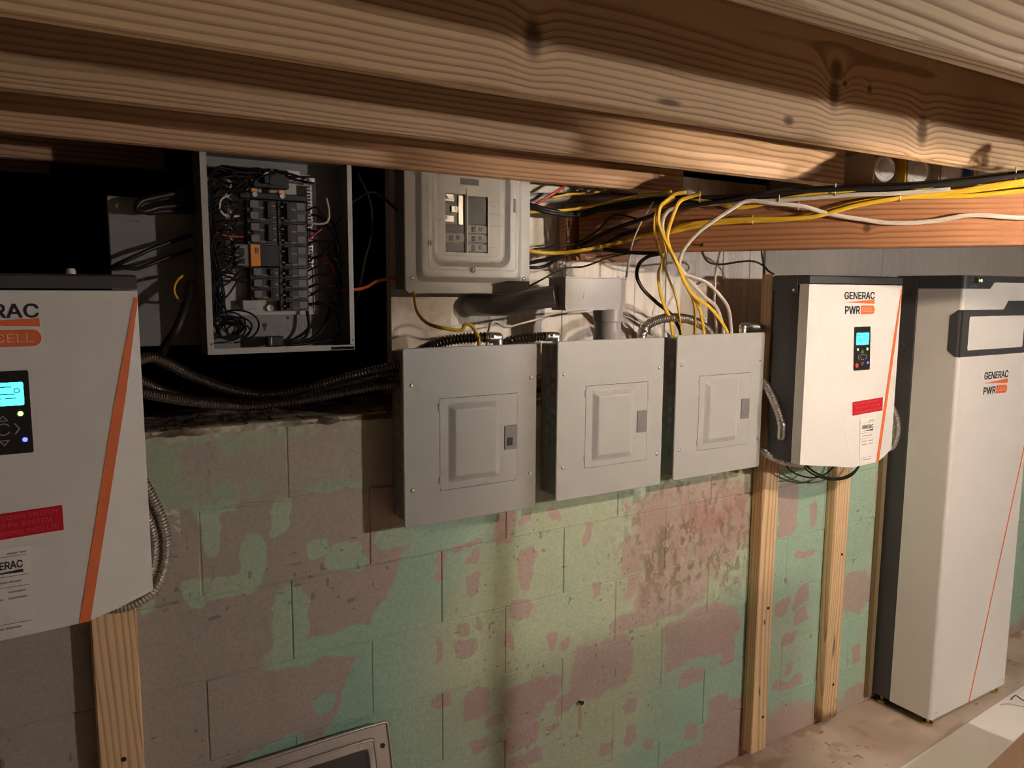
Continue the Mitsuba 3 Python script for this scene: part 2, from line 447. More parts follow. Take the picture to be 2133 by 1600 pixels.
# ------------------------------------------------------------ the room
XL, XR, YF = -1.7, 5.4, -4.0
add('floor', cbox(XL, XR, YF, .02, -.10, 0, .001), 'mat_floor', kind='structure', label='bare concrete floor')
wb = 'wall_back'
lab(wb, 'painted concrete block wall below the panels', kind='structure')
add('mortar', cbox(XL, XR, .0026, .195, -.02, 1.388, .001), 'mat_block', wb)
joints = [-.0152, .188, .3912, .5944, .7977, 1.0009, 1.2041, 1.395]
for k in range(7):
    off = .483 if k % 2 == 0 else .280
    x = off - .4064 * math.ceil((off - XL) / .4064)
    while x < XR:
        x0, x1 = max(x, XL) + .0011, min(x + .4064, XR) - .0011
        if x1 - x0 > .02:
            d = rng.uniform(-.0012, .0012)
            m = cbox(x0, x1, d, .03, max(joints[k], 0) + .0010, joints[k + 1] - .0010, .0022)
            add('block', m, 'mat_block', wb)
        x += .4064
# rough mortar cap on the top course
nx, ny = 700, 14
gx, gy = np.meshgrid(np.linspace(XL, 2.6, nx), np.linspace(0, 1, ny), indexing='ij')
P = np.stack([gx, gy, 0 * gx], -1)
nz = meshkit.fbm(np.stack([gx * 30, gy * 9, 0 * gx], -1), 4, 3)
lip = meshkit.fbm(np.stack([gx * 24, 0 * gx, 0 * gx + 5], -1), 4, 9)
yy = np.where(gy < .16, -.0006 + (lip - .45) * .010 * gy / .16, gy * .31)
zz = np.where(gy < .08, 1.380 + (lip - .5) * .012, 1.3935 + (nz - .5) * .010)
V = np.stack([gx, yy, zz], -1).reshape(-1, 3)
i, j = np.meshgrid(np.arange(nx - 1), np.arange(ny - 1), indexing='ij')
q = np.stack([i * ny + j, (i + 1) * ny + j, (i + 1) * ny + j + 1, i * ny + j + 1], -1).reshape(-1, 4)
add('ledge', trimesh.Trimesh(V, np.vstack([q[:, [0, 1, 2]], q[:, [0, 2, 3]]]), process=False), 'mat_ledge', wb, label='crumbly mortar on top of the block wall')
wu = 'wall_upper'
lab(wu, 'whitewashed boards and grey sheets of the upper wall', kind='structure')
x = .838
while x < 2.36:
    w = .192 if x < .9 else rng.choice([.13, .14, .15])
    x1 = min(x + w, 2.362)
    d = rng.uniform(-.002, .002) - (.006 if x < .9 else 0)
    add('board', cbox(x + .0012, x1 - .0012, .215 + d, .24, 1.436, 2.10, .0015), 'mat_whitewash', wu)
    x = x1
for x0, x1 in ((2.3655, 3.1005), (3.1035, 3.84), (3.843, 4.6), (4.603, XR)):
    add('sheet', cbox(x0, x1, .206, .24, 1.40, 2.12, .0015), 'mat_gray_panel', wu)
add('wall_left', cbox(XL - .1, XL, YF, .0, 0, 2.26, .001), 'mat_far_wall', kind='structure', label='side wall of the basement')
add('wall_right', cbox(XR, XR + .1, YF, 2.3, 0, 2.26, .001), 'mat_far_wall', kind='structure', label='side wall of the basement')
add('wall_front', cbox(XL, XR, YF - .1, YF, 0, 2.26, .001), 'mat_far_wall', kind='structure', label='wall behind the viewer')
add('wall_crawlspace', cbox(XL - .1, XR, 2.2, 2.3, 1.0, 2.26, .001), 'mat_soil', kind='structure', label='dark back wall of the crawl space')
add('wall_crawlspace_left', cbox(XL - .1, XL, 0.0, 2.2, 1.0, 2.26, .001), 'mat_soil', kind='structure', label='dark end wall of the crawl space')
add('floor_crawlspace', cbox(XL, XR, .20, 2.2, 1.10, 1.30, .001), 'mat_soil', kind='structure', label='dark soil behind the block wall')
lab('ceiling', 'dark subfloor planks above the joists', kind='structure')
x = XL
while x < XR:
    add('plank', cbox(x + .001, x + .139, YF, 2.3, 2.2505, 2.27, .001), 'mat_plank', 'ceiling')
    x += .14

# joists that run along the wall
JZ0, JZ1 = 2.0157, 2.25
JO = [(-2.035, XL, XR, 'joist over the viewer, behind the frame'), (-1.632, XL, XR, 'joist overhead between the viewer and the nearest visible joist'),
      (-1.226, XL, XR, 'nearest joist, its pale underside crossing the top right corner'),
      (-.744, XL, XR, 'long knotty joist below the topmost one, passing over the bulb cartons'),
      (-.340, XL, 2.051, 'joist that ends over the cable beam beside the bulb cartons'),
      (.069, XL, 1.80, 'reddish joist just above the open breaker panel'),
      (.444, XL, .305, 'dark short joist that stops left of the open breaker panel'),
      (.700, XL, .048, 'deepest and shortest joist, in the dark at the left edge')]
for y, a, b, l in JO:
    k = add('floor_joist', cbox(a, b, y, y + .038, JZ0, JZ1, .003), 'mat_wood_joist', smooth=False)
    lab(k, l or 'joist overhead behind the viewer', 'joist', 'floor joists' if l is None else None)
k = add('rim_joist', cbox(.838, XR, .205, .243, 2.1215, 2.2495, .002), 'mat_wood_rim')
lab(k, 'dark wooden rim board on top of the white wall', 'beam')
k = add('sill_plate', cbox(.84, 2.60, .14, .28, 1.4005, 1.435, .002), 'mat_wood_rim')
lab(k, 'wooden sill plate under the whitewashed boards', 'plank')

# the diagonal beam that carries the cables
BA, BD, BN = np.array([1.598, -.144, 1.82]), np.array([.5078, -.8615, 0]), np.array([-.8615, -.5078, 0])


def bprism(s0, s1, o0, o1, z0, z1, c=.002):
    m = cbox(s0, s1, -o1, -o0, z0, z1, c)
    v = m.vertices
    m.vertices = np.stack([BA[0] + v[:, 0] * BD[0] - v[:, 1] * BN[0], BA[1] + v[:, 0] * BD[1] - v[:, 1] * BN[1], v[:, 2]], 1)
    return m


k = add('beam', bprism(-.326, 1.22, -.076, 0, 1.82, 1.966, .003), 'mat_wood_beam')
lab(k, 'reddish diagonal wooden beam with the bundle of cables stapled to it', 'beam')
k = add('wood_block', cbox(1.403, 1.652, .160, .200, 1.797, 1.95, .002), 'mat_wood_rim')
lab(k, 'short reddish wood block behind the left end of the cable beam', 'wood block')

# studs
for x0, x1, z0, z1, y0, y1, l in ((2.106, 2.186, .035, 1.762, -.050, -.0015, 'left one of the two bare studs under the wall-mounted inverter'),
                                  (2.523, 2.612, .025, 1.70, -.040, -.0015, 'stained-foot stud between the wall-mounted inverter and the tall cabinet'),
                                  (.052, .140, .03, 1.66, -.040, -.0015, 'bare stud under the inverter at the left edge')):
    m = cbox(x0, x1, y0, y1, z0, z1, .003)
    k = numbered('stud')
    scene[k + '__board'] = mikit.ply(m, 'mat_wood_stud')
    lab(k, l, 'stud')
    for z in ((.70, .17) if x0 > 2.5 else ((.58, .165) if x0 > 2 else (.685, .30))):
        xs = x0 + (.055 if x0 > 2 else .047)
        if x0 > 2.5 and z > .5:
            xs = x0 + .06
        add('screw', cyl((xs, y0 + .002, z), (xs, y0 - .0012, z), .0052, 14), 'mat_black', k)
k = add('plywood_strip', cbox(2.843, 2.868, -.022, -.0015, .03, 1.70, .001), 'mat_strip')
lab(k, 'thin wood board behind the tall cabinet', 'plank')
k = add('nail', cat([cyl((1.365, .004, .431), (1.365, -.012, .433), .0035, 10), cyl((1.365, -.012, .433), (1.365, -.0135, .433), .007, 12)]), 'mat_black')
lab(k, 'dark nail head with a rust streak below it on the block wall', 'nail')

# ------------------------------------------------------------ load centers (closed grey breaker boxes)
def load_center(x0, z0, label, tone):
    F = frame(x0, 0.0, z0)
    W, H = .386, .446
    k = numbered('breaker_box')
    lab(k, label, 'electrical panel', None)

    def Q(m):
        m = m.copy()
        m.vertices = m.vertices * np.array([1.0088, 1.0088, .86])
        return F(m)

    def part(n, m, mt, sub=None, **kw):
        return add(n, Q(m), mt, k if sub is None else sub, **kw)
    outer = extr(sbox(.012, .012, W - .012, H - .012), .0, .106)
    inner = extr(sbox(.0145, .0145, W - .0145, H - .0145), .003, .2)
    bx = trimesh.boolean.difference([outer, inner], engine='manifold')
    b = part('box', bx, 'mat_box_gray', label='dark grey back box with knockouts')
    for row in range(7):
        for col in range(2):
            v = .365 - .034 * row - (.012 if col else 0)
            w = .072 if col else .038
            part('knockout', cat([torus((.0118, v, w), .0125, .0011, 'x'), cyl((.0122, v, w), (.0112, v, w), .0095, 18)]), 'mat_ring_gray', b)
    for v, w in ((.082, .052), (.41, .055)):
        part('knockout', cat([torus((.0118, v, w), r, .0012, 'x') for r in (.014, .020, .027)]), 'mat_ring_gray', b)
    # front cover with the door opening
    cov = hull([(a, c, w) for e, w in ((.0, .107), (.0, .1085), (.0018, .111)) for (a, c) in np.array(rrect(e, W - e, e, H - e, .007).exterior.coords)])
    hole = extr(sbox(.0975, .0832, .3255, .3182), .05, .2)
    rim_in = extr(sbox(.004, .004, W - .004, H - .004), .09, .1085)
    part('cover', trimesh.boolean.difference([cov, hole, rim_in], engine='manifold'), 'mat_panel_gray', label='flat grey front cover')
    part('backing', rbox(.09, .335, .076, .325, .1035, .1065, .0005), 'mat_black')
    dx0, dx1, dz0, dz1 = .0987, .3247, .0843, .3170
    px0, px1, pz0, pz1 = .121, .272, .101, .304
    bw, hh = .0185, .011
    dplate = extr(sbox(dx0, dz0, dx1, dz1).difference(sbox(px0 + .002, pz0 + .002, px1 - .002, pz1 - .002)), .1085, .1112)
    rings = []
    for e, w in ((.0, .1112), (.0015, .1116), (.006, .1145), (.0135, .1200), (.0165, .1216), (.0185, .1222), (.021, .1223)):
        r = rrect(px0 + e, px1 - e, pz0 + e, pz1 - e, max(.004, .010 - e * .3), 5)
        rings.append(np.column_stack([np.array(r.exterior.coords)[:-1], np.full(len(r.exterior.coords) - 1, w)]))
    n = len(rings[0])
    V = np.vstack(rings + [rings[-1].mean(0)[None]])
    Fc = []
    for a in range(len(rings) - 1):
        for b2 in range(n):
            i0, i1 = a * n + b2, a * n + (b2 + 1) % n
            Fc += [[i0, i1, i1 + n], [i0, i1 + n, i0 + n]]
    last = (len(rings) - 1) * n
    Fc += [[last + b2, last + (b2 + 1) % n, len(V) - 1] for b2 in range(n)]
    pan = trimesh.Trimesh(V, Fc, process=False)
    pan.fix_normals()
    if pan.face_normals[-1][2] < 0:
        pan.invert()
    dr_ = part('door', cat([dplate, pan]), 'mat_panel_gray', smooth=35, label='small hinged door with a raised field')
    for v in (.297, .112):
        part('hinge', cat([cyl((.0965, v - .009, .1118), (.0965, v + .009, .1118), .0024, 10), rbox(.0965, .1045, v - .009, v + .009, .1108, .1122, .0004)]), 'mat_panel_gray', dr_)
    la = part('latch', hull([(a, c, w) for e, w in ((.0, .111), (.0008, .1145)) for (a, c) in np.array(rrect(.2855 + e, .3235 - e, .1685 + e, .2335 - e, .003).exterior.coords)]), 'mat_latch_gray', dr_, label='dark grey latch plate')
    scene_key = numbered(k + '__latch_slide')
    scene[scene_key] = mikit.ply(Q(cat([rbox(.292, .309, .180, .201, .1142, .1158, .0005), rbox(.2935, .3075, .182, .1855, .1155, .1175, .0005)])), 'mat_latch_gray' if tone else 'mat_black')
    for u, v in ((.0225, .355), (W - .0185, .356), (.0225, .0945), (W - .0185, .0965)):
        part('screw', cat([sph((u, v, .1108), .0056, 2, (1, 1, .55)), rbox(u - .0042, u + .0042, v - .0006, v + .0006, .1135, .1142, .0002)]), 'mat_zinc', smooth=30)
    return k


load_center(.7415, 1.1137, 'grey breaker box nearest the open panel, the darkest of the three closed ones', 0)
load_center(1.1975, 1.1178, 'grey breaker box under the grey plastic conduit fitting, middle of three', 1)
load_center(1.6370, 1.1223, 'grey breaker box that the yellow cables drop into, beside the stud', 1)


# ------------------------------------------------------------ inverters
def inverter(x0, z0, label, dsticker, dpaper, sticker_w):
    F = frame(x0, -.038, z0)
    W, H = .490, .632
    k = numbered('inverter')
    lab(k, label, 'inverter')

    def part(n, m, mt, sub=None, **kw):
        return add(n, F(m), mt, k if sub is None else sub, **kw)
    part('bracket', cbox(.13, W - .13, .12, .52, .0, .068, .002), 'mat_black', label='black wall bracket')
    part('body', cbox(.004, W - .004, .03, .604, .066, .170, .004), 'mat_dark_shell', label='charcoal case')
    cap = hull([(u, v, w) for u, w in ((0, .064), (W, .064), (0, .204), (W, .204)) for v in (.6065, .628)] + [(u, .632, w) for u, w in ((.004, .068), (W - .004, .068), (.004, .198), (W - .004, .198))])
    side = hull([(-.002, v, w) for v, w in ((.585, .062), (.575, .10), (.571, .150), (.575, .160), (.628, .160), (.628, .062))] + [(.006, v, w) for v, w in ((.585, .062), (.575, .10), (.571, .150), (.575, .160), (.628, .160), (.628, .062))])
    c = part('cap', cat([cap, side]), 'mat_dark_shell', label='charcoal top rail')
    part('screw', cyl((-.001, .585, .147), (-.0035, .585, .147), .0045, 12), 'mat_dull_steel', c)
    # folded cover
    e = .030
    d0 = .203
    TL, TR = (.0, .603, d0), (W, .603, d0)
    BL, BR, BM, B2 = (.0, .030, d0), (W, .030, d0), (.235, .0, d0 + e), (.372, .003, d0 + e * .9)
    B3 = (.43, .013, d0 + e * .45)
    back = [(u, v, .168) for u, v in ((.0, .603), (W, .603), (.0, .030), (W, .030), (.235, .004), (.372, .007))]
    # triangles of the front
    V = [TL, TR, BR, B3, B2, BM, BL, (0, .603, .168), (W, .603, .168), (W, .030, .168), (.43, .016, .168), (.372, .008, .168), (.235, .004, .168), (0, .030, .168)]
    Tm = trimesh.Trimesh(V, [[0, 6, 5], [0, 5, 4], [0, 4, 1], [1, 4, 3], [1, 3, 2],
                             [0, 1, 8], [0, 8, 7], [1, 2, 9], [1, 9, 8], [2, 3, 10], [2, 10, 9], [3, 4, 11], [3, 11, 10], [4, 5, 12], [4, 12, 11], [5, 6, 13], [5, 13, 12], [6, 0, 7], [6, 7, 13]], process=False)
    cv = part('cover', Tm, 'mat_white_cover', label='white folded front cover')

    def depth(u, v):
        """Height of the middle facet and the left and right ones."""
        t = np.clip((.603 - v) / .603, 0, 1)
        ul, ur = .235 * t, W - (W - .372) * t
        mid = d0 + e * (1 - (.1 * np.clip((u - ul) / np.maximum(ur - ul, 1e-6), 0, 1))) * t
        right = d0 + e * .9 * t * np.clip((W - u) / np.maximum(W - ur, 1e-4), 0, 1)
        left = d0 + e * t * np.clip(u / np.maximum(ul, 1e-4), 0, 1)
        return np.where(u < ul, left, np.where(u > ur, right, mid))

    def on(m, lift=.0004):
        return lay(m, lambda u, v: depth(u, v) + lift)
    # stripe along the right fold
    n = 24
    tt = np.linspace(.02, 1, n)
    L, R = [], []
    for t in tt:
        v = .603 - .600 * t
        ur = W - (W - .372) * t
        wd = .006 + .012 * min(1, t * 3)
        L.append((ur - wd * .5, v)), R.append((ur + wd * .5, v))
    pts = np.array(L + R)
    lo = np.column_stack([pts, depth(pts[:, 0], pts[:, 1]) - .004])
    hi = np.column_stack([pts, depth(pts[:, 0], pts[:, 1]) + .0012])
    V = np.vstack([hi, lo])
    Fc = []
    for a in range(n - 1):
        Fc += [[a, n + a + 1, a + 1], [a, n + a, n + a + 1]]
        for b in (0, n):
            Fc += [[b + a, b + a + 1, 2 * n + b + a + 1], [b + a, 2 * n + b + a + 1, 2 * n + b + a]]
    part('stripe', trimesh.Trimesh(V, Fc, process=False), 'mat_orange', cv, label='orange stripe')
    part('lettering', on(text('GENERAC', .174, .557, .160, .0225)), 'mat_ink', cv, label='dark lettering')
    part('logo_wedge', on(extr(Polygon([(.178, .5465), (.334, .5555), (.334, .541)]), 0, .0008)), 'mat_logo_orange', cv, label='orange wedge under the lettering')
    part('lettering', on(text('PWR', .178, .509, .078, .0245)), 'mat_ink', cv)
    pill = sbox(.262, .507, .322, .536).union(sbox(.29, .507, .335, .536).intersection(rrect(.25, .335, .507, .536, .0135)))
    part('logo_pill', on(extr(pill, 0, .0008)), 'mat_logo_orange', cv, label='orange pill behind the pale letters')
    part('lettering', on(text('CELL', .267, .5145, .056, .0145, .0009, False)), 'mat_pale_print', cv, label='pale lettering')
    # keypad
    kp = part('keypad', on(extr(rrect(.228, .312, .323, .466, .003), -.002, .0028), 0), 'mat_soft_black', label='black keypad with a lit screen')
    part('screen', on(extr(rrect(.2365, .3035, .4065, .4465, .003), .0028, .0034), 0), 'mat_screen_cyan', kp, label='glowing cyan screen')
    part('screen_text', on(cat([extr(sbox(a, b, c2, b + .0016), .0034, .0037) for a, b, c2 in ((.242, .438, .262), (.270, .438, .286), (.242, .4255, .290), (.242, .4185, .270), (.276, .4185, .292))] +
                               [extr(Point(.2935, .432).buffer(.0045).difference(Point(.2935, .432).buffer(.0032)), .0034, .0037)]), 0), 'mat_screen_ink', kp)
    for u, mt in ((.2455, 'mat_led_green'), (.2965, 'mat_led_green')):
        part('indicator', on(extr(Point(u, .392).buffer(.0042 if u > .27 else .0036), .0028, .0040), 0), mt, kp, label='green light')
    part('indicator', on(extr(Point(.3005, .3465).buffer(.0040), .0028, .0040), 0), 'mat_led_blue', kp, label='blue light')
    part('stop_button', on(extr(Point(.2405, .3395).buffer(.0075), .0028, .0046), 0), 'mat_button_red' if dsticker == 0 else 'mat_soft_black', kp, label='round stop button')
    tri = Polygon([(-.008, -.004), (.008, -.004), (0, .0065)])
    tin = tri.buffer(-.0014)
    ring = tri.difference(tin)
    from shapely import affinity as aff
    for du, dv, rot in ((0, .018, 0), (0, -.0225, 180)):
        part('arrow', on(extr(aff.translate(aff.rotate(ring, rot, origin=(0, 0)), .2705, .3665 + dv), .0028, .0034), 0), 'mat_print_gray', kp)
    for s in (-1, 1):
        part('arrow', on(extr(Polygon([(.2705 + s * .016, .3755), (.2705 + s * .022, .3665), (.2705 + s * .016, .3575), (.2705 + s * .0175, .3575), (.2705 + s * .0238, .3665), (.2705 + s * .0175, .3755)]).buffer(.0003), .0028, .0034), 0), 'mat_print_gray', kp)
    part('ring_mark', on(extr(Point(.2705, .3665).buffer(.0105).difference(Point(.2705, .3665).buffer(.0088)).difference(sbox(.277, .362, .29, .371)), .0028, .0034), 0), 'mat_print_gray', kp)
    # red sticker
    a, b = .226 + dsticker, .226 + dsticker + sticker_w
    rot = .030
    st = part('sticker', on(skew(extr(sbox(a, .174, b, .219), 0, .0006), rot, a)), 'mat_red_sticker', cv, label='red warning sticker')
    for s_, v, m0 in (('RAPID SHUTDOWN SWITCH', .2065, .008), ('FOR SOLAR PV SYSTEM', .1930, .017), ('LOCATED BEHIND THIS LID', .1790, .007)):
        sk = numbered(k + '__cover__sticker_print')
        scene[sk] = mikit.ply(F(on(skew(text(s_, a + m0, v, sticker_w - 2 * m0, .0078, .0006, False), rot, a))), 'mat_red_print')
    # paper label (its square code is left blank)
    a = .268 + dpaper
    part('paper_label', on(extr(sbox(a, .010, a + .084, .160), 0, .0006)), 'mat_paper', cv, label='white paper label with black print')
    sk = numbered(k + '__cover__label_print')
    scene[sk] = mikit.ply(F(on(text('GENERAC', a + .010, .124, .062, .0125, .0006, True))), 'mat_ink')
    dashes = [(.050, .149, .016), (.068, .149, .010), (.012, .099, .014), (.028, .099, .020), (.050, .099, .018), (.010, .081, .010), (.022, .081, .014), (.048, .081, .026), (.010, .070, .016), (.028, .070, .012), (.048, .070, .028), (.018, .018, .020), (.040, .018, .024)]
    for u, v, w_ in dashes:
        sk = numbered(k + '__cover__label_print')
        scene[sk] = mikit.ply(F(on(extr(sbox(a + u, v, a + u + w_, v + .0028), .0006, .001))), 'mat_print_gray')
    for m_ in [extr(Polygon([(a + .014, .1165), (a + .072, .1205), (a + .072, .1150)]), .0006, .001)] + [extr(sbox(a + .004, v, a + .080, v + .0006), .0006, .001) for v in (.145, .110, .091, .0265)]:
        sk = numbered(k + '__cover__label_print')
        scene[sk] = mikit.ply(F(on(m_)), 'mat_ink')
    return k


def glow(key, col, k):
    scene[key] = {'type': 'diffuse', 'reflectance': {'type': 'rgb', 'value': [min(1, c) * .4 for c in col]}}
    GLOW[key] = [c * k for c in col]


GLOW, GLOW_K = {}, 1.0
glow('mat_screen_cyan', (.03, .62, 1.0), 1.6)
glow('mat_led_green', (.30, 1.0, .10), 1.5)
glow('mat_led_blue', (.03, .04, 1.0), 3.0)
mat('mat_cover_steel', (.62, .60, .59), .33, 1.0)
mat('mat_cover_field', (.05, .045, .04), .4)
mat('mat_screen_ink', (.0, .10, .20), .5)
inverter(2.045, 1.125, 'white and charcoal inverter on the wall right of the three closed breaker boxes', 0.0, 0.0, .166)
inverter(-.335, 1.0975, 'large white and charcoal inverter cut off by the left edge', -.043, -.056, .166)
k = add('plastic_plug', cat([cyl((.055, -.12, 1.7297), (.055, -.12, 1.739), .0085, 16), cyl((.055, -.12, 1.739), (.055, -.12, 1.7415), .0070, 16)]), 'mat_white_cover')
lab(k, 'tiny white plastic plug lying on top of the inverter at the left edge', 'plug')

# ------------------------------------------------------------ battery cabinet
F = frame(2.879, 0.0, 0.0)
bc = numbered('battery_cabinet')
lab(bc, 'tall white and charcoal battery cabinet standing on the floor at the right', 'battery cabinet')
CW, D = .562, .266


def cp(n, m, mt, sub=None, **kw):
    return add(n, F(m), mt, bc if sub is None else bc + '__' + sub, **kw)


cp('body', cbox(.0, CW, .042, 1.768, .004, .092, .003), 'mat_dark_shell', label='charcoal rear case')
rc = Polygon([(0, .094), (0, D - .014)] + [(.014 - .014 * math.cos(a), D - .014 + .014 * math.sin(a)) for a in np.linspace(0, math.pi / 2, 7)] +
             [(CW - .014 + .014 * math.sin(a), D - .014 + .014 * math.cos(a)) for a in np.linspace(0, math.pi / 2, 7)] + [(CW, .094)])
shell = trimesh.creation.extrude_polygon(rc, 1.719 - .040, engine='earcut')
v = shell.vertices
shell.vertices = np.stack([v[:, 0], .040 + v[:, 2], v[:, 1]], 1)
shell.invert()
# notch at the upper right is white: a second piece rises there
cp('door', shell, 'mat_white_cover', smooth=25, label='white door')
band = trimesh.creation.extrude_polygon(rc, 1.768 - 1.7195, engine='earcut')
v = band.vertices
band.vertices = np.stack([v[:, 0], 1.7195 + v[:, 2], v[:, 1]], 1)
band.invert()
cp('top_band', band, 'mat_dark_shell', smooth=25, label='charcoal top band')
cp('raised_panel', extr(Polygon([(.178, 1.719), (.206, 1.7435), (CW - .012, 1.7435), (CW - .012, 1.719)]), D - .004, D + .0012), 'mat_white_cover', 'door', label='white tab rising into the top band')
cp('seam', rbox(.0128, .0142, 1.722, 1.766, D - .001, D + .0006, .0002), 'mat_dull_steel', 'top_band')
sw = cp('switch', rbox(.058, .084, 1.7385, 1.7615, D - .002, D + .003, .0015), 'mat_black', 'top_band', label='black rocker switch')
cp('indicator', extr(Point(.113, 1.7495).buffer(.0055), D, D + .0012), 'mat_led_green', 'top_band', label='green light')
cp('indicator', extr(Point(.099, 1.7495).buffer(.0035), D, D + .0012), 'mat_led_green', 'top_band')
cp('print', cat([extr(Point(.049, 1.7495).buffer(.0025), D, D + .0006), extr(sbox(.038, 1.7262, .060, 1.7292), D, D + .0006), extr(sbox(.063, 1.7262, .090, 1.7292), D, D + .0006), extr(sbox(.062, 1.7345, .076, 1.7355), D, D + .0006)]), 'mat_breaker_label', 'top_band')
# handle frame wraps round the left corner: front ring + side return
fr = Polygon([(.0, 1.468), (.468, 1.468), (.478, 1.478), (.478, 1.664), (.468, 1.674), (.318, 1.674), (.288, 1.641), (.0, 1.641)])
win = rrect(.046, .452, 1.491, 1.617, .008)
outline = fr.difference(win)
cp('handle_frame', cat([extr(outline, D - .006, D + .0035)]), 'mat_dark_shell', 'door', label='charcoal frame round a pale window')
pl = []
ang = np.linspace(0, math.pi / 2, 10)
prof_o = [(-.0028, D - .044)] + [(.0142 - .017 * math.cos(a), D - .0142 + .0172 * math.sin(a)) for a in ang] + [(.03, D + .0032)]
prof_i = [(.03, D - .004), (.012, D - .010), (.006, D - .02), (.006, D - .044)]
wrap = trimesh.creation.extrude_polygon(Polygon(prof_o + prof_i), 1.0, engine='earcut')
v = wrap.vertices
hgt = v[:, 2]
top = 1.641 - .022 * np.clip((D - .020 - v[:, 1]) / .024, 0, 1) ** 2
bot = 1.468 + .022 * np.clip((D - .020 - v[:, 1]) / .024, 0, 1) ** 2
wrap.vertices = np.stack([v[:, 0], bot + (top - bot) * hgt, v[:, 1]], 1)
wrap.invert()
cp('handle_return', wrap, 'mat_dark_shell', 'door', smooth=30)
cp('window', extr(win.buffer(-.001), D - .004, D + .0022), 'mat_white_cover', 'door')
cp('stripe', extr(Polygon([(CW - .009, 1.135), (CW - .002, 1.135), (.2775, .041), (.2695, .041)]), D - .001, D + .0008), 'mat_orange', 'door', label='thin orange diagonal stripe')
for n_, m, mt, l in (('lettering', text('GENERAC', .188, 1.375, .176, .0265, D), 'mat_ink', 'dark lettering'),
                     ('logo_wedge', extr(Polygon([(.190, 1.360), (.364, 1.370), (.364, 1.352)]), D, D + .0008), 'mat_logo_orange', None),
                     ('lettering', text('PWR', .190, 1.317, .088, .0265, D), 'mat_ink', None),
                     ('logo_pill', extr(sbox(.282, 1.314, .34, 1.346).union(rrect(.30, .364, 1.314, 1.346, .0145)), D, D + .0008), 'mat_logo_orange', None),
                     ('lettering', text('CELL', .288, 1.3225, .062, .0150, D + .0008, False), 'mat_pale_print', 'pale lettering')):
    cp(n_, m, mt, 'door', label=l)
for u, z in ((.034, .066), (CW - .03, .066)):
    cp('screw', cyl((u, z, D - .002), (u, z, D + .0012), .0045, 12), 'mat_dull_steel', 'door')
cp('screw', cyl((-.002, 1.5, .05), (.003, 1.5, .05), .004, 10), 'mat_dull_steel', 'body')
for u, w in ((.035, .235), (CW - .035, .235), (.035, .04), (CW - .035, .04)):
    cp('foot', cat([F_ for F_ in (cyl((u, 0.0, w), (u, .012, w), .019, 20), cyl((u, .012, w), (u, .0425, w), .007, 12))]), 'mat_brass', label='levelling foot')
cp('base', rbox(.03, CW - .03, .022, .041, .02, .225, .002), 'mat_black')

# ------------------------------------------------------------ open breaker panel
OX, OZ = .334, 1.548
F = frame(OX, .214, OZ)
OW, OH, OD = .364, .478, .100
op = numbered('open_breaker_panel')
lab(op, 'open breaker panel without its cover, full of breakers and wires', 'electrical panel')


def pp(n, m, mt, sub=None, **kw):
    return add(n, F(m), mt, op if sub is None else sub, **kw)


enc = pp('enclosure', cat([rbox(0, OW, 0, OH, 0, .0025, .0005), rbox(0, .0022, 0, OH, 0, OD, .0004), rbox(OW - .0022, OW, 0, OH, 0, OD, .0004), rbox(0, OW, 0, .0022, 0, OD, .0004), rbox(0, OW, OH - .002, OH, 0, OD, .0004)]), 'mat_box_gray', label='grey steel enclosure')
pp('lip', cat([rbox(0, .0150, .014, OH, OD - .0016, OD + .0006, .0004)]), 'mat_panel_gray', enc, label='pale front lip')
pp('lip', cat([rbox(OW - .0125, OW, .014, OH, OD - .0016, OD + .0006, .0004)]), 'mat_panel_gray', enc)
pp('lip', cat([rbox(0, .300, .0, .0145, OD - .0016, OD + .0012, .0004), rbox(.300, OW, .0090, .0135, OD - .0016, OD + .0012, .0004)]), 'mat_panel_gray', enc)
for u, v in ((.009, .025), (OW - .006, .025)):
    pp('screw_hole', cyl((u, v, OD + .0004), (u, v, OD + .0010), .0022, 10), 'mat_black', enc)
pp('knockout', cat([torus((.205, .052, .0026), r, .0009, 'z') for r in (.0115, .0165)]), 'mat_ring_gray', enc)
pp('knockout', cat([torus((.278, .066, .0026), r, .0009, 'z') for r in (.017, .024, .031)]), 'mat_ring_gray', enc)
pp('mounting_hole', cat([cyl((.218, .082, .0024), (.218, .082, .0030), .0042, 14)]), 'mat_black', enc)
pp('mounting_hole', cat([cyl((.158, .064, .0024), (.158, .064, .0030), .0066, 14), rbox(.155, .161, .05, .062, .0024, .0030, .0002)]), 'mat_black', enc)
pp('mounting_pan', cat([rbox(.045, .300, .090, .45, .0028, .010, .001), rbox(.285, .288, .10, .44, .010, .014, .0005)]), 'mat_panel_gray', label='grey mounting pan')
pp('pan_screw', cat([cyl((.170, .108, .01), (.170, .108, .020), .0085, 16), rbox(.164, .176, .1072, .1088, .0195, .0206, .0003)]), 'mat_zinc')
pp('bus_cover', rbox(.098, .262, .376, .392, .03, .052, .002), 'mat_black', label='black bar across the top of the breakers')

PITCH_B = .02745


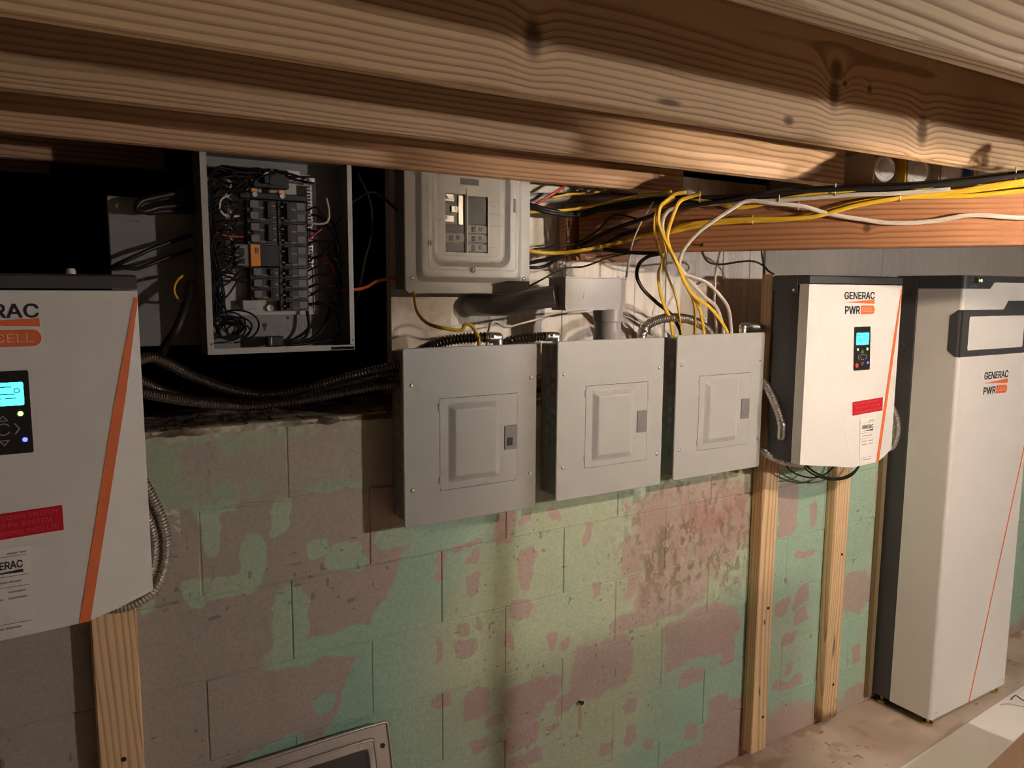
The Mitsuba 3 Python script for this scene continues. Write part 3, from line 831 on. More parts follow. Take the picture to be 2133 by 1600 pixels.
def breaker(u0, u1, v0, n, style, left):
    """A one- or two-pole breaker that faces out; label block at the wire end."""
    h = PITCH_B * n
    body = cat([rbox(u0, u1, v0 + .0006, v0 + h - .0006, .012, .046, .0012), rbox(u0 + .012, u1 - .012, v0 + .002, v0 + h - .002, .045, .053, .001)])
    b = pp('breaker', body, 'mat_breaker')
    L = u1 - u0

    def U(a, c):
        return (u0 + a * L, u0 + c * L) if not left else (u1 - c * L, u1 - a * L)
    for kx in range(n):
        y0 = v0 + kx * PITCH_B
        a, c = U(.62, .90)
        pp('breaker_label', rbox(a, c, y0 + .006, y0 + PITCH_B - .004, .046, .0545, .0006), 'mat_breaker_label', b)
        a, c = U(.42, .60)
        pp('breaker_label', rbox(a, c, y0 + .004, y0 + .009, .052, .0545, .0005), 'mat_breaker_label', b)
        pp('rib', rbox(u0 + .001, u1 - .001, y0 - .0004, y0 + .0012, .046, .0495, .0003), 'mat_breaker_label', b)
        a, c = U(.08, .17)
        pp('rating_dot', rbox(a, c, y0 + .010, y0 + .014, .0525, .0545, .0006), 'mat_ring_gray', b)
    a, c = U(.22, .40)
    m0 = v0 + (.006 if n == 1 else .008)
    hd = hull([(x_, y_, .053) for x_ in (a, c) for y_ in (m0, v0 + h - .005)] + [(x_, y_, .064) for x_ in (a + .003, c - .004) for y_ in (m0 + .002, v0 + h - .007)])
    pp('handle', hd, 'mat_black', b)
    return b


vt = .376
for n in (2, 2, 2, 1, 1, 1, 1):
    vt -= PITCH_B * n
    breaker(.1885, .262, vt, n, 0, False)
vt = .376
for n in (2, 2):
    vt -= PITCH_B * n
    breaker(.113, .1865, vt, n, 0, True)
vt -= PITCH_B * 2
b = pp('breaker', rbox(.140, .1865, vt + .0008, vt + 2 * PITCH_B - .0008, .012, .056, .001), 'mat_soft_black', label='glossy black breaker with an orange label')
pp('orange_label', rbox(.117, .1405, vt + .001, vt + 2 * PITCH_B - .001, .012, .057, .0008), 'mat_breaker_orange', b, label='orange label')
pp('test_button', rbox(.128, .1365, vt + .032, vt + .046, .057, .0595, .0008), 'mat_breaker_label', b)
pp('terminal_block', cat([rbox(.082, .1165, vt + .001, vt + 2 * PITCH_B - .001, .012, .050, .001)]), 'mat_breaker_label', b)
for dv in (.012, .036):
    pp('terminal', rbox(.090, .104, vt + dv - .006, vt + dv + .008, .0500, .0515, .001), 'mat_black', b)
for n in (1, 1, 1):
    vt -= PITCH_B
    breaker(.116, .1875, vt, 1, 0, True)
pp('filler_plate', rbox(.098, .131, vt - .0235, vt - .001, .012, .04, .001), 'mat_panel_gray')
# main breaker and lugs on top
mb = pp('main_breaker', cat([rbox(.128, .215, .404, .448, .012, .062, .002), rbox(.165, .206, .410, .444, .061, .068, .0015)]), 'mat_breaker', label='main breaker')
pp('handle', rbox(.150, .164, .412, .442, .06, .078, .002), 'mat_black', mb)
for u in (.132, .199):
    lug = pp('lug', cat([rbox(u - .014, u + .014, .378, .396, .02, .046, .003), rbox(u - .008, u + .008, .385, .402, .044, .052, .0015)]), 'mat_copper', label='copper lug')
    pp('lug_screw', cat([cyl((u, .386, .046), (u, .386, .056), .0070, 14), torus((u, .386, .056), .0052, .0016, 'z')]), 'mat_zinc', lug)
# neutral bars with screws
for u, v0, v1, nb in ((.0700, .205, .418, 26), (.2735, .208, .420, 26)):
    bar = pp('neutral_bar', rbox(u - .007, u + .007, v0, v1, .020, .036, .0012), 'mat_dull_steel', label='metal neutral bar')
    for q_ in range(nb):
        v = v0 + .005 + (v1 - v0 - .01) * q_ / (nb - 1)
        pp('bar_screw', cat([cyl((u + .001 * rng.uniform(-1, 1), v, .036), (u + .0015 * rng.uniform(-1, 1), v, .0385 + rng.uniform(0, .003)), .0030, 8), sph((u + .001 * rng.uniform(-1, 1), v, .0395), .0034, 1)]), 'mat_zinc', bar, smooth=True)
for u, v in ((.277, .430), (.243, .432), (.222, .434)):
    pp('lug', cat([rbox(u - .0075, u + .0075, v - .008, v + .008, .03, .05, .001), cyl((u, v, .05), (u, v, .0525), .0035, 10)]), 'mat_zinc')
pp('paper_tag', cat([rbox(.214, .246, .440, .451, .05, .0506, .0002)]), 'mat_paper', label='folded paper tag')
# wires
wires = []


def wire(pts, r, mt, **kw):
    pp('wire', tube([(a, b_, c) for a, b_, c in pts], r, sides=7, step=.012, up=(0, 0, 1)), mt, smooth=True, **kw)


for q_ in range(26):       # bundle on the left side, from the bar and breakers down to the bottom loops
    v0 = rng.uniform(.17, .43)
    vb = rng.uniform(.05, .12)
    wire([(rng.uniform(.075, .115), v0, rng.uniform(.03, .06)), (rng.uniform(.03, .05), v0 + rng.uniform(-.01, .03), rng.uniform(.04, .085)), (rng.uniform(.010, .03), v0 - rng.uniform(.04, .10), rng.uniform(.05, .09)),
          (rng.uniform(.010, .05), rng.uniform(.12, .17), rng.uniform(.04, .08)), (rng.uniform(.02, .06), vb, rng.uniform(.03, .08))], .0021, 'mat_wire_black')
for q_ in range(10):       # loops at the lower left
    r, cu, cv = rng.uniform(.022, .06), rng.uniform(.045, .085), rng.uniform(.045, .07)
    w0 = rng.uniform(.02, .07)
    a0 = rng.uniform(2.2, 3.4)
    wire([(cu + r * 1.1 * math.cos(a), min(.16, max(.010, cv + r * .8 * math.sin(a))), w0 + .01 * math.sin(2 * a)) for a in np.linspace(a0, a0 - rng.uniform(3.5, 6.0), 9)], .0023, 'mat_wire_black')
for q_ in range(14):       # wires from the breakers' left ends to the side
    v0 = .36 - .0135 * q_
    wire([(.118, v0 - rng.uniform(0, .01), .03), (.095, v0 + rng.uniform(-.004, .01), rng.uniform(.04, .06)), (.055, v0 - rng.uniform(.0, .05), rng.uniform(.05, .08)), (.016, v0 - rng.uniform(.03, .10), rng.uniform(.04, .08))], .0024, 'mat_wire_black')
for q_ in range(12):       # right side
    v0 = .365 - .022 * q_
    wire([(.262, v0 - .01, .03), (.285, v0 - rng.uniform(-.01, .02), rng.uniform(.04, .07)), (.325, v0 - rng.uniform(-.03, .05), rng.uniform(.04, .08)), (.345, v0 - rng.uniform(0, .12), rng.uniform(.02, .08))], .0022, 'mat_wire_black')
for q_ in range(12):       # tangle above
    wire([(rng.uniform(.03, .12), rng.uniform(.38, .44), rng.uniform(.03, .08)), (rng.uniform(.02, .2), rng.uniform(.41, .445), rng.uniform(.03, .09)), (rng.uniform(.02, .3), rng.uniform(.425, .446), rng.uniform(.03, .09)), (rng.uniform(.02, .34), rng.uniform(.42, .447), rng.uniform(.03, .08))], .0028, 'mat_wire_black')
wire([(.258, .118, .03), (.262, .085, .035), (.262, .055, .04), (.248, .030, .045), (.205, .016, .05)], .0042, 'mat_wire_black')
wire([(.325, .112, .03), (.310, .072, .035), (.285, .040, .045), (.240, .020, .05), (.200, .012, .055)], .0042, 'mat_wire_black')
wire([(.345, .045, .05), (.320, .026, .05), (.270, .018, .05), (.205, .014, .055)], .0036, 'mat_wire_black')
wire([(.262, .118, .02), (.300, .119, .03), (.340, .118, .04)], .003, 'mat_wire_black')
wire([(.076, .385, .05), (.050, .366, .066), (.046, .345, .07), (.062, .330, .06), (.095, .333, .05)], .0030, 'mat_wire_white', label='white wire')
wire([(.262, .325, .052), (.290, .322, .064), (.308, .328, .07), (.313, .350, .07), (.310, .388, .06)], .0032, 'mat_wire_white', label='white wire')
wire([(.120, .415, .075), (.140, .425, .080), (.162, .440, .078), (.178, .447, .07)], .0026, 'mat_wire_white', label='white wire')
wire([(.035, .290, .07), (.060, .282, .068), (.100, .283, .055)], .0028, 'mat_wire_red', label='red wire')
wire([(.262, .285, .045), (.285, .300, .05), (.300, .312, .05)], .0028, 'mat_wire_red', label='red wire')
wire([(.262, .236, .04), (.290, .238, .045), (.305, .236, .05), (.322, .215, .06), (.328, .195, .06)], .0024, 'mat_wire_red', label='red wire')
tb = pp('terminal_strip', cat([rbox(.148, .188, .014, .038, .04, .07, .002)]), 'mat_soft_black', label='black terminal strip')
pp('terminal', cat([cyl((.157, .017 + .0045 * q_, .07), (.157, .017 + .0045 * q_, .0725), .0019, 8) for q_ in range(5)]), 'mat_zinc', tb)
k = add('backing_board', cbox(.147, .345, .2155, .232, 1.566, 1.916, .002), 'mat_back_board')
lab(k, 'grey board behind the left side of the open breaker panel', 'board')

# ------------------------------------------------------------ covered panel to its right
F = frame(.842, .2135, 1.694)
cpn = numbered('covered_breaker_panel')
lab(cpn, 'grey breaker panel with a stamped cover, partly hidden by the joist', 'electrical panel')


def qp(n, m, mt, sub=None, **kw):
    return add(n, F(m), mt, cpn if sub is None else sub, **kw)


CWD, CH = .398, .50
qp('box', rbox(.012, CWD - .012, .012, CH - .012, .0, .092, .001), 'mat_box_gray', label='grey back box')
# stamped cover: rings of the profile, each a rounded rectangle with its own depth
prof = [(.000, .0945), (.0005, .0985), (.002, .1000), (.030, .1000), (.033, .1012), (.043, .1100), (.046, .1110), (.050, .1112), (.074, .1112), (.076, .1105), (.086, .1030), (.089, .1020), (.095, .1018)]
rings = []
for e, w in prof:
    r = rrect(e, CWD - e, e, CH - e, max(.006, .014 if e < .02 else (.022 if e < .06 else .030)), 8)
    c_ = np.array(r.exterior.coords)[:-1]
    rings.append(np.column_stack([c_, np.full(len(c_), w)]))
n = len(rings[0])
ops = [(.121, .183, .114, .273), (.191, .254, .114, .270)]
V = np.vstack(rings)
Fc = []
for a in range(len(rings) - 1):
    for b2 in range(n):
        i0, i1 = a * n + b2, a * n + (b2 + 1) % n
        Fc += [[i0, i1, i1 + n], [i0, i1 + n, i0 + n]]
stamped = trimesh.Trimesh(V, Fc, process=False)
e = .094
inner = rrect(e, CWD - e, e, CH - e, .030, 8).difference(unary_union([sbox(*(o[0], o[2], o[1], o[3])) for o in ops]))
cov = qp('cover', cat([stamped, extr(inner, .0995, .1019)]), 'mat_panel_gray', smooth=40, label='stamped grey cover')
for m in (rbox(.1845, .1895, .113, .29, .1015, .1045, .001),):
    qp('divider', m, 'mat_panel_gray', cov)
qp('door_seam', cat([extr(rrect(.064, CWD - .056, .066, CH - .02, .012).exterior.buffer(.0006), .1108, .1114)]), 'mat_print_gray', cov)
qp('door_seam', cat([extr(rrect(.1035, CWD - .1075, .1045, CH - .02, .012).exterior.buffer(.0005), .1016, .1021)]), 'mat_print_gray', cov)
qp('slot', rbox(.333, .340, .232, .270, .1110, .1116, .0002), 'mat_black', cov)
qp('slot', cat([rbox(.0625, .0655, .130, .143, .1110, .1116, .0002), rbox(.070, .073, .130, .143, .1110, .1116, .0002)]), 'mat_black', cov)
qp('nameplate', rbox(.166, .225, .300, .316, .1016, .1028, .0004), 'mat_soft_black', cov, label='small dark nameplate')
for u, v, mt in ((.0205, .042, 'mat_zinc'), (CWD - .021, .044, 'mat_zinc')):
    qp('screw', cat([sph((u, v, .0998), .0062, 2, (1, 1, .5)), rbox(u - .005, u + .005, v - .0007, v + .0007, .1022, .1032, .0002)]), mt, cov, smooth=30)
qp('screw', cat([cyl((.200, .067, .1100), (.200, .067, .1122), .0092, 18)]), 'mat_black', cov)
qp('screw', cat([sph((.200, .067, .1120), .0058, 2, (1, 1, .5)), rbox(.199, .2012, .064, .070, .1145, .1152, .0002)]), 'mat_brass', cov, smooth=30)
for u, v, w_ in ((.262, .258, .030), (.264, .246, .014), (.262, .225, .034), (.262, .192, .036), (.238, .090, .046), (.090, .20, .020), (.090, .155, .020), (.262, .13, .020)):
    t_ = np.linspace(0, 1, 14)
    qp('handwriting', tube(np.column_stack([u + w_ * t_, v + .0022 * np.sin(t_ * w_ * 1400) * (.5 + .5 * np.sin(t_ * 9 + u * 50)), np.full(14, .1019)]), .0004, sides=4, step=.003), 'mat_latch_gray', cov)
qp('bus', cat([rbox(.121, .183, .112, .275, .093, .0945, .0005)]), 'mat_soft_black')
lug = qp('bus_bar', cat([rbox(.122, .150, .252, .272, .094, .0985, .001), rbox(.162, .178, .190, .270, .094, .0985, .001), rbox(.140, .160, .222, .240, .094, .100, .001), rbox(.122, .150, .196, .214, .094, .0975, .001)]), 'mat_bus', label='bare metal bus bars')
for u, v in ((.157, .233), (.130, .262), (.130, .206)):
    qp('bus_screw', cat([cyl((u, v, .098), (u, v, .1015), .0048, 12), torus((u, v, .1015), .004, .001, 'z')]), 'mat_zinc', lug)
for u0, u1, v0, mt in ((.122, .182, .142, 'mat_latch_gray'), (.192, .253, .168, 'mat_latch_gray'), (.192, .253, .143, 'mat_latch_gray'), (.192, .253, .117, 'mat_latch_gray')):
    b = qp('breaker', cat([rbox(u0, u1, v0, v0 + .0225, .094, .0985, .001)]), mt)
    qp('handle', rbox(u0 + .012, u0 + .024, v0 + .004, v0 + .018, .098, .1005, .001), 'mat_black', b)
    qp('handle', rbox(u0 + .034, u0 + .044, v0 + .007, v0 + .018, .098, .0998, .001), 'mat_black', b)
qp('breaker', cat([rbox(.122, .182, .116, .139, .094, .0975, .001), rbox(.122, .182, .168, .190, .094, .0975, .001)]), 'mat_black')
qp('breaker', cat([rbox(.192, .253, .193, .272, .094, .0965, .001)]), 'mat_black')

# ------------------------------------------------------------ plastic conduit fitting
lb = numbered('conduit_fitting')
lab(lb, 'grey plastic elbow conduit fitting between the stamped-cover panel and the middle breaker box', 'conduit fitting')
pl = Polygon([(1.226, -.088), (1.418, -.088)] + [(1.418 + .040 * math.sin(a), -.048 - .040 * math.cos(a)) for a in np.linspace(.1, math.pi - .1, 14)] + [(1.418, -.008), (1.226, -.008)])
body = trimesh.creation.extrude_polygon(pl.buffer(-.0), .082, engine='earcut')
body.apply_translation([0, 0, 1.656])
lo = trimesh.creation.extrude_polygon(pl.buffer(-.006), .007, engine='earcut')
lo.apply_translation([0, 0, 1.650])
add('body', cat([body, lo]), 'mat_pvc', lb, smooth=30)
lid = trimesh.creation.extrude_polygon(pl.buffer(.0035), .0035, engine='earcut')
lid.apply_translation([0, 0, 1.7385])
l_ = add('lid', lid, 'mat_pvc', lb)
for x in (1.245, 1.43):
    add('screw', cyl((x, -.066, 1.742), (x, -.066, 1.745), .005, 12), 'mat_zinc', l_)
add('label_plate', cbox(1.288, 1.304, -.0892, -.087, 1.683, 1.700, .0004), 'mat_pvc', lb)
add('pipe', tube([(1.228, -.048, 1.690), (1.19, .01, 1.680), (1.15, .09, 1.662), (1.11, .17, 1.659), (1.08, .25, 1.659)], .0305, sides=24, step=.02), 'mat_pvc', lb, smooth=40, label='pipe going back to the wall')
add('pipe', cat([cyl((1.405, -.050, 1.652), (1.405, -.050, 1.618), .0435, 32), cyl((1.405, -.050, 1.618), (1.405, -.050, 1.590), .0385, 32), cyl((1.405, -.050, 1.594), (1.405, -.050, 1.5585), .0415, 32), torus((1.405, -.050, 1.617), .041, .0022, 'z', 32)]), 'mat_pvc', lb, smooth=35, label='stepped pipe going down into the box')
add('label_plate', cbox(1.398, 1.404, -.0925, -.0905, 1.560, 1.588, .0004), 'mat_pvc', lb)

CAB = {
'yel_a':[(2.191,-1.173,1.954),(2.081,-0.988,1.954),(2.004,-0.857,1.946),(1.949,-0.763,1.94),(1.873,-0.634,1.943),(1.822,-0.548,1.935),(1.765,-0.451,1.908),(1.729,-0.39,1.898),(1.692,-0.326,1.898),(1.627,-0.216,1.893),(1.572,-0.124,1.875),(1.542,-0.073,1.87),(1.498,0.003,1.851),(1.449,0.049,1.836),(1.396,0.06,1.825),(1.337,0.11,1.816),(1.251,0.13,1.821),(1.202,0.17,1.845)],
'yel_b':[(2.18,-1.175,1.985),(2.071,-0.989,1.985),(1.994,-0.86,1.968),(1.959,-0.799,1.96),(1.92,-0.734,1.95),(1.889,-0.681,1.961),(1.868,-0.645,1.97),(1.82,-0.564,1.971),(1.791,-0.514,1.962),(1.756,-0.455,1.96),(1.713,-0.382,1.95),(1.683,-0.332,1.938),(1.657,-0.288,1.935),(1.626,-0.234,1.951),(1.593,-0.179,1.967)],
'yel_c':[(2.182,-1.175,1.97),(2.073,-0.99,1.97),(1.996,-0.859,1.96),(1.942,-0.766,1.951),(1.878,-0.658,1.944),(1.816,-0.553,1.928),(1.759,-0.456,1.902),(1.685,-0.332,1.902),(1.634,-0.244,1.901),(1.58,-0.152,1.89),(1.564,-0.125,1.872),(1.542,-0.117,1.862)],
'blk_a':[(2.181,-1.173,2.002),(2.072,-0.987,2.002),(1.995,-0.858,1.986),(1.951,-0.782,1.98),(1.89,-0.679,1.973),(1.792,-0.512,1.974),(1.733,-0.412,1.974),(1.672,-0.308,1.965),(1.619,-0.22,1.965),(1.579,-0.15,1.969),(1.532,-0.071,1.968),(1.491,-0.001,1.961),(1.449,0.069,1.949),(1.413,0.112,1.936),(1.311,0.11,1.94),(1.251,0.13,1.954),(1.201,0.17,1.971)],
'blk_b':[(2.187,-1.171,1.996),(2.078,-0.986,1.996),(2.001,-0.855,1.979),(1.956,-0.78,1.972),(1.896,-0.677,1.965),(1.797,-0.509,1.969),(1.738,-0.409,1.968),(1.676,-0.304,1.957),(1.624,-0.216,1.958),(1.583,-0.146,1.962),(1.536,-0.066,1.958),(1.495,0.003,1.952),(1.453,0.074,1.943),(1.413,0.112,1.931),(1.311,0.11,1.933),(1.251,0.13,1.946),(1.201,0.17,1.957)],
'blk_c':[(2.172,-1.176,1.999),(2.062,-0.991,1.999),(1.986,-0.862,1.981),(1.942,-0.787,1.974),(1.882,-0.685,1.967),(1.784,-0.518,1.969),(1.725,-0.419,1.969),(1.664,-0.315,1.96),(1.629,-0.255,1.952),(1.583,-0.177,1.943),(1.545,-0.113,1.933),(1.525,-0.08,1.918),(1.503,-0.043,1.906),(1.464,0.024,1.882),(1.422,0.095,1.845),(1.362,0.1,1.812),(1.264,0.15,1.786),(1.208,0.18,1.768)],
'blk_d':[(1.521,-0.029,1.916),(1.502,0.004,1.927),(1.482,0.036,1.927),(1.463,0.069,1.893),(1.425,0.111,1.855),(1.344,0.12,1.838),(1.263,0.15,1.825),(1.208,0.18,1.818)],
'blk_e':[(1.523,-0.037,1.885),(1.493,0.014,1.867),(1.468,0.057,1.842),(1.425,0.11,1.829),(1.358,0.12,1.808),(1.316,0.15,1.777),(1.274,0.16,1.773),(1.214,0.19,1.783)],
'blk_f':[(1.467,0.055,1.829),(1.498,0.002,1.82),(1.538,-0.07,1.815),(1.558,-0.104,1.813),(1.538,-0.07,1.806),(1.521,-0.05,1.786),(1.514,-0.045,1.754),(1.534,-0.045,1.716),(1.586,-0.05,1.673),(1.651,-0.05,1.633),(1.692,-0.05,1.58),(1.697,-0.05,1.557)],
'blk_g':[(1.202,0.17,1.685),(1.277,0.14,1.726),(1.368,0.12,1.77),(1.435,0.11,1.778),(1.535,0.11,1.808),(1.623,0.12,1.823),(1.705,0.12,1.837)],
'blk_h':[(1.622,-0.2,1.839),(1.653,-0.17,1.818),(1.716,-0.13,1.794),(1.824,-0.08,1.788),(1.945,-0.05,1.8),(2.008,-0.05,1.803),(2.038,-0.06,1.791),(2.025,-0.1,1.769),(2.001,-0.14,1.76)],
'blk_i':[(2.073,-0.02,1.868),(2.077,-0.02,1.841),(2.147,0.03,1.802),(2.181,0.05,1.765),(2.185,0.05,1.734)],
'whi_a':[(2.192,-1.179,1.879),(2.083,-0.994,1.879),(2.005,-0.862,1.882),(1.949,-0.767,1.893),(1.909,-0.699,1.882),(1.862,-0.619,1.88),(1.822,-0.551,1.893),(1.778,-0.488,1.91),(1.74,-0.44,1.93),(1.698,-0.382,1.94),(1.66,-0.32,1.949),(1.639,-0.292,1.931),(1.589,-0.218,1.87),(1.569,-0.183,1.824),(1.569,-0.165,1.787),(1.592,-0.154,1.756),(1.622,-0.165,1.746),(1.666,-0.173,1.732),(1.761,-0.141,1.693),(1.857,-0.09,1.647),(1.916,-0.05,1.574),(1.918,-0.05,1.554)],
'whi_b':[(1.915,-0.732,1.956),(1.843,-0.612,1.952),(1.81,-0.555,1.954),(1.753,-0.458,1.951),(1.715,-0.393,1.949),(1.628,-0.247,1.948),(1.572,-0.159,1.941),(1.553,-0.134,1.935),(1.543,-0.122,1.912),(1.542,-0.12,1.881),(1.551,-0.135,1.837),(1.57,-0.152,1.789),(1.617,-0.152,1.743),(1.711,-0.125,1.69),(1.797,-0.097,1.653),(1.87,-0.06,1.581),(1.873,-0.06,1.559)],
'yel_v1':[(1.563,-0.145,1.969),(1.543,-0.13,1.953),(1.534,-0.114,1.943),(1.52,-0.111,1.913),(1.521,-0.112,1.868),(1.527,-0.122,1.827),(1.537,-0.13,1.794),(1.541,-0.11,1.76),(1.565,-0.09,1.712),(1.601,-0.07,1.665),(1.641,-0.055,1.625),(1.662,-0.048,1.573),(1.665,-0.048,1.552)],
'yel_v2':[(1.552,-0.125,1.966),(1.527,-0.122,1.947),(1.512,-0.127,1.928),(1.513,-0.127,1.9),(1.521,-0.142,1.859),(1.528,-0.152,1.808),(1.53,-0.141,1.786),(1.562,-0.13,1.742),(1.629,-0.094,1.681),(1.698,-0.05,1.572),(1.703,-0.05,1.551)],
'yel_v3':[(1.556,-0.133,1.972),(1.521,-0.132,1.947),(1.505,-0.14,1.916),(1.51,-0.148,1.873),(1.522,-0.17,1.822),(1.555,-0.178,1.77),(1.595,-0.156,1.734),(1.66,-0.122,1.693),(1.722,-0.078,1.645),(1.753,-0.05,1.575),(1.754,-0.05,1.552)],
'yel_v4':[(1.601,-0.208,1.976),(1.587,-0.184,1.97),(1.564,-0.166,1.958),(1.543,-0.165,1.924),(1.536,-0.153,1.881),(1.534,-0.15,1.855),(1.543,-0.162,1.808),(1.571,-0.166,1.768),(1.615,-0.145,1.728),(1.683,-0.112,1.683),(1.746,-0.079,1.641),(1.788,-0.055,1.576),(1.791,-0.055,1.555)],
'yel_v5':[(1.58,-0.173,1.983),(1.556,-0.152,1.977),(1.536,-0.137,1.958),(1.5,-0.154,1.937),(1.498,-0.152,1.898),(1.51,-0.171,1.843),(1.527,-0.191,1.796),(1.588,-0.167,1.734),(1.658,-0.134,1.693),(1.765,-0.102,1.653),(1.887,-0.06,1.575),(1.895,-0.06,1.554)],
'whi_c':[(1.532,-0.091,1.961),(1.525,-0.079,1.941),(1.517,-0.056,1.905),(1.509,-0.032,1.854),(1.522,0.0,1.805),(1.528,0.02,1.744),(1.526,0.03,1.712),(1.524,0.04,1.676)],
'whi_d':[(1.91,0.0,1.852),(1.906,0.0,1.837),(1.909,0.02,1.773),(1.907,0.02,1.714),(1.886,0.0,1.676),(1.871,-0.03,1.574),(1.875,-0.03,1.554)],
'yel_t1':[(1.201,0.17,1.919),(1.253,0.13,1.933),(1.375,0.1,1.945),(1.432,0.078,1.957),(1.506,-0.027,1.978),(1.543,-0.08,1.984),(1.572,-0.123,1.99)],
'yel_t2':[(1.348,0.16,1.984),(1.411,0.15,1.998),(1.48,0.15,2.003),(1.531,0.15,2.018),(1.592,0.14,2.038)],
'blk_t3':[(1.48,0.13,2.021),(1.515,0.13,2.015),(1.575,0.1,2.003),(1.628,0.07,1.998),(1.682,0.04,2.004),(1.714,0.03,2.016)],
'red_t':[(1.251,0.17,1.939),(1.291,0.15,1.964),(1.334,0.14,1.991),(1.378,0.14,2.017),(1.429,0.15,2.046)],
'yel_p1':[(0.875,0.13,1.709),(0.862,0.1,1.685),(0.854,0.06,1.643),(0.865,0.02,1.617),(0.887,-0.02,1.607),(0.934,-0.04,1.602),(0.941,-0.045,1.616),(0.956,-0.05,1.612),(0.97,-0.055,1.588),(0.976,-0.055,1.558),(0.976,-0.055,1.538)],
'whi_p1':[(0.997,-0.055,1.541),(1.0,-0.055,1.566),(1.007,-0.05,1.597),(1.02,-0.04,1.617),(1.038,-0.03,1.621),(1.081,-0.01,1.605),(1.156,0.03,1.611),(1.298,0.09,1.628),(1.423,0.13,1.637),(1.54,0.16,1.641)],
'fx_p1':[(1.013,-0.05,1.58),(0.994,-0.05,1.581),(0.934,-0.03,1.578),(0.887,0.0,1.567),(0.848,0.05,1.539),(0.805,0.08,1.506),(0.745,0.1,1.469),(0.64,0.1,1.437)],
'fx_p2':[(1.209,-0.04,1.577),(1.186,-0.04,1.578),(1.144,-0.03,1.576),(1.119,-0.03,1.575),(1.094,-0.02,1.569),(1.089,0.02,1.549),(1.073,0.06,1.516)],
'fx_p3':[(1.536,-0.05,1.582),(1.552,-0.05,1.6),(1.605,-0.05,1.619),(1.658,-0.05,1.623),(1.722,-0.05,1.618),(1.781,-0.05,1.599),(1.816,-0.05,1.577),(1.832,-0.05,1.553)],
'fx_inv_a':[(1.989,-0.05,1.588),(2.038,-0.04,1.587),(2.099,-0.02,1.58),(2.144,-0.015,1.569),(2.201,-0.012,1.551)],
'fx_inv_b':[(2.013,-0.07,1.434),(2.038,-0.09,1.405),(2.032,-0.14,1.345),(2.033,-0.163,1.301),(2.041,-0.168,1.266)],
'fx_inv_c':[(2.014,-0.07,1.207),(2.05,-0.085,1.177),(2.051,-0.115,1.161),(2.075,-0.14,1.147),(2.111,-0.15,1.138),(2.178,-0.15,1.125)],
'fx_inv_d':[(2.522,-0.135,1.335),(2.708,-0.12,1.276),(2.734,-0.13,1.224),(2.74,-0.13,1.17),(2.734,-0.12,1.123),(2.522,-0.135,1.165)],
'fx_l1':[(0.145,-0.14,1.559),(0.168,-0.12,1.564),(0.186,-0.1,1.566),(0.214,-0.07,1.554),(0.28,0.0,1.513),(0.37,0.05,1.47),(0.451,0.07,1.45),(0.554,0.06,1.462),(0.639,0.02,1.489),(0.742,-0.04,1.517),(0.776,-0.05,1.525)],
'fx_l2':[(0.142,-0.14,1.504),(0.168,-0.12,1.497),(0.252,-0.04,1.466),(0.327,0.0,1.446),(0.407,0.03,1.431),(0.497,0.03,1.434),(0.603,0.0,1.45),(0.694,-0.03,1.466),(0.775,-0.05,1.473)],
'fx_l3':[(0.143,-0.14,1.532),(0.172,-0.11,1.516),(0.196,-0.08,1.498),(0.305,0.05,1.448),(0.467,0.09,1.431),(0.627,0.06,1.464),(0.724,-0.02,1.494),(0.776,-0.05,1.499)],
'fx_l4':[(0.152,-0.13,1.331),(0.169,-0.13,1.289),(0.187,-0.13,1.236),(0.194,-0.13,1.184),(0.186,-0.13,1.129),(0.165,-0.13,1.087),(0.13,-0.13,1.067),(0.091,-0.13,1.065),(0.053,-0.13,1.085)],
'fx_l5':[(0.148,-0.11,1.307),(0.166,-0.11,1.259),(0.179,-0.11,1.217),(0.183,-0.11,1.175),(0.177,-0.11,1.129),(0.156,-0.11,1.09),(0.123,-0.11,1.073),(0.088,-0.11,1.075)],
'fx_l6':[(0.14,-0.15,1.298),(0.157,-0.15,1.256),(0.167,-0.15,1.214),(0.168,-0.15,1.174),(0.16,-0.15,1.135),(0.139,-0.15,1.104),(0.108,-0.15,1.095)],
'ub_a':[(2.19,-0.14,1.141),(2.217,-0.14,1.109),(2.279,-0.14,1.074),(2.365,-0.14,1.048),(2.45,-0.14,1.05),(2.498,-0.14,1.071),(2.52,-0.14,1.104)],
'ub_b':[(2.117,-0.12,1.137),(2.143,-0.12,1.107),(2.203,-0.12,1.076),(2.286,-0.12,1.057),(2.351,-0.12,1.065),(2.392,-0.12,1.088),(2.409,-0.12,1.112)],
'ub_c':[(2.232,-0.1,1.128),(2.26,-0.1,1.089),(2.326,-0.1,1.053),(2.431,-0.1,1.026),(2.528,-0.1,1.032),(2.568,-0.1,1.063),(2.583,-0.1,1.089)],
'lp_a':[(0.351,0.2,1.942),(0.294,0.18,1.928),(0.24,0.17,1.912),(0.209,0.16,1.899),(0.203,0.16,1.883),(0.218,0.16,1.88),(0.25,0.17,1.891),(0.303,0.18,1.9),(0.35,0.2,1.908)],
'lp_b':[(0.35,0.2,1.927),(0.284,0.19,1.917),(0.231,0.18,1.904),(0.212,0.175,1.889),(0.224,0.175,1.879),(0.261,0.18,1.884),(0.349,0.2,1.89)],
'lp_c':[(0.142,0.19,1.748),(0.163,0.17,1.761),(0.204,0.17,1.782),(0.241,0.18,1.8),(0.325,0.2,1.832)],
'lp_d':[(0.142,0.19,1.746),(0.164,0.18,1.753),(0.193,0.18,1.749),(0.224,0.18,1.759),(0.257,0.19,1.773),(0.323,0.2,1.798)],
'lp_e':[(0.307,0.15,1.717),(0.286,0.1,1.662),(0.261,0.08,1.608),(0.241,0.1,1.575),(0.227,0.12,1.529)],
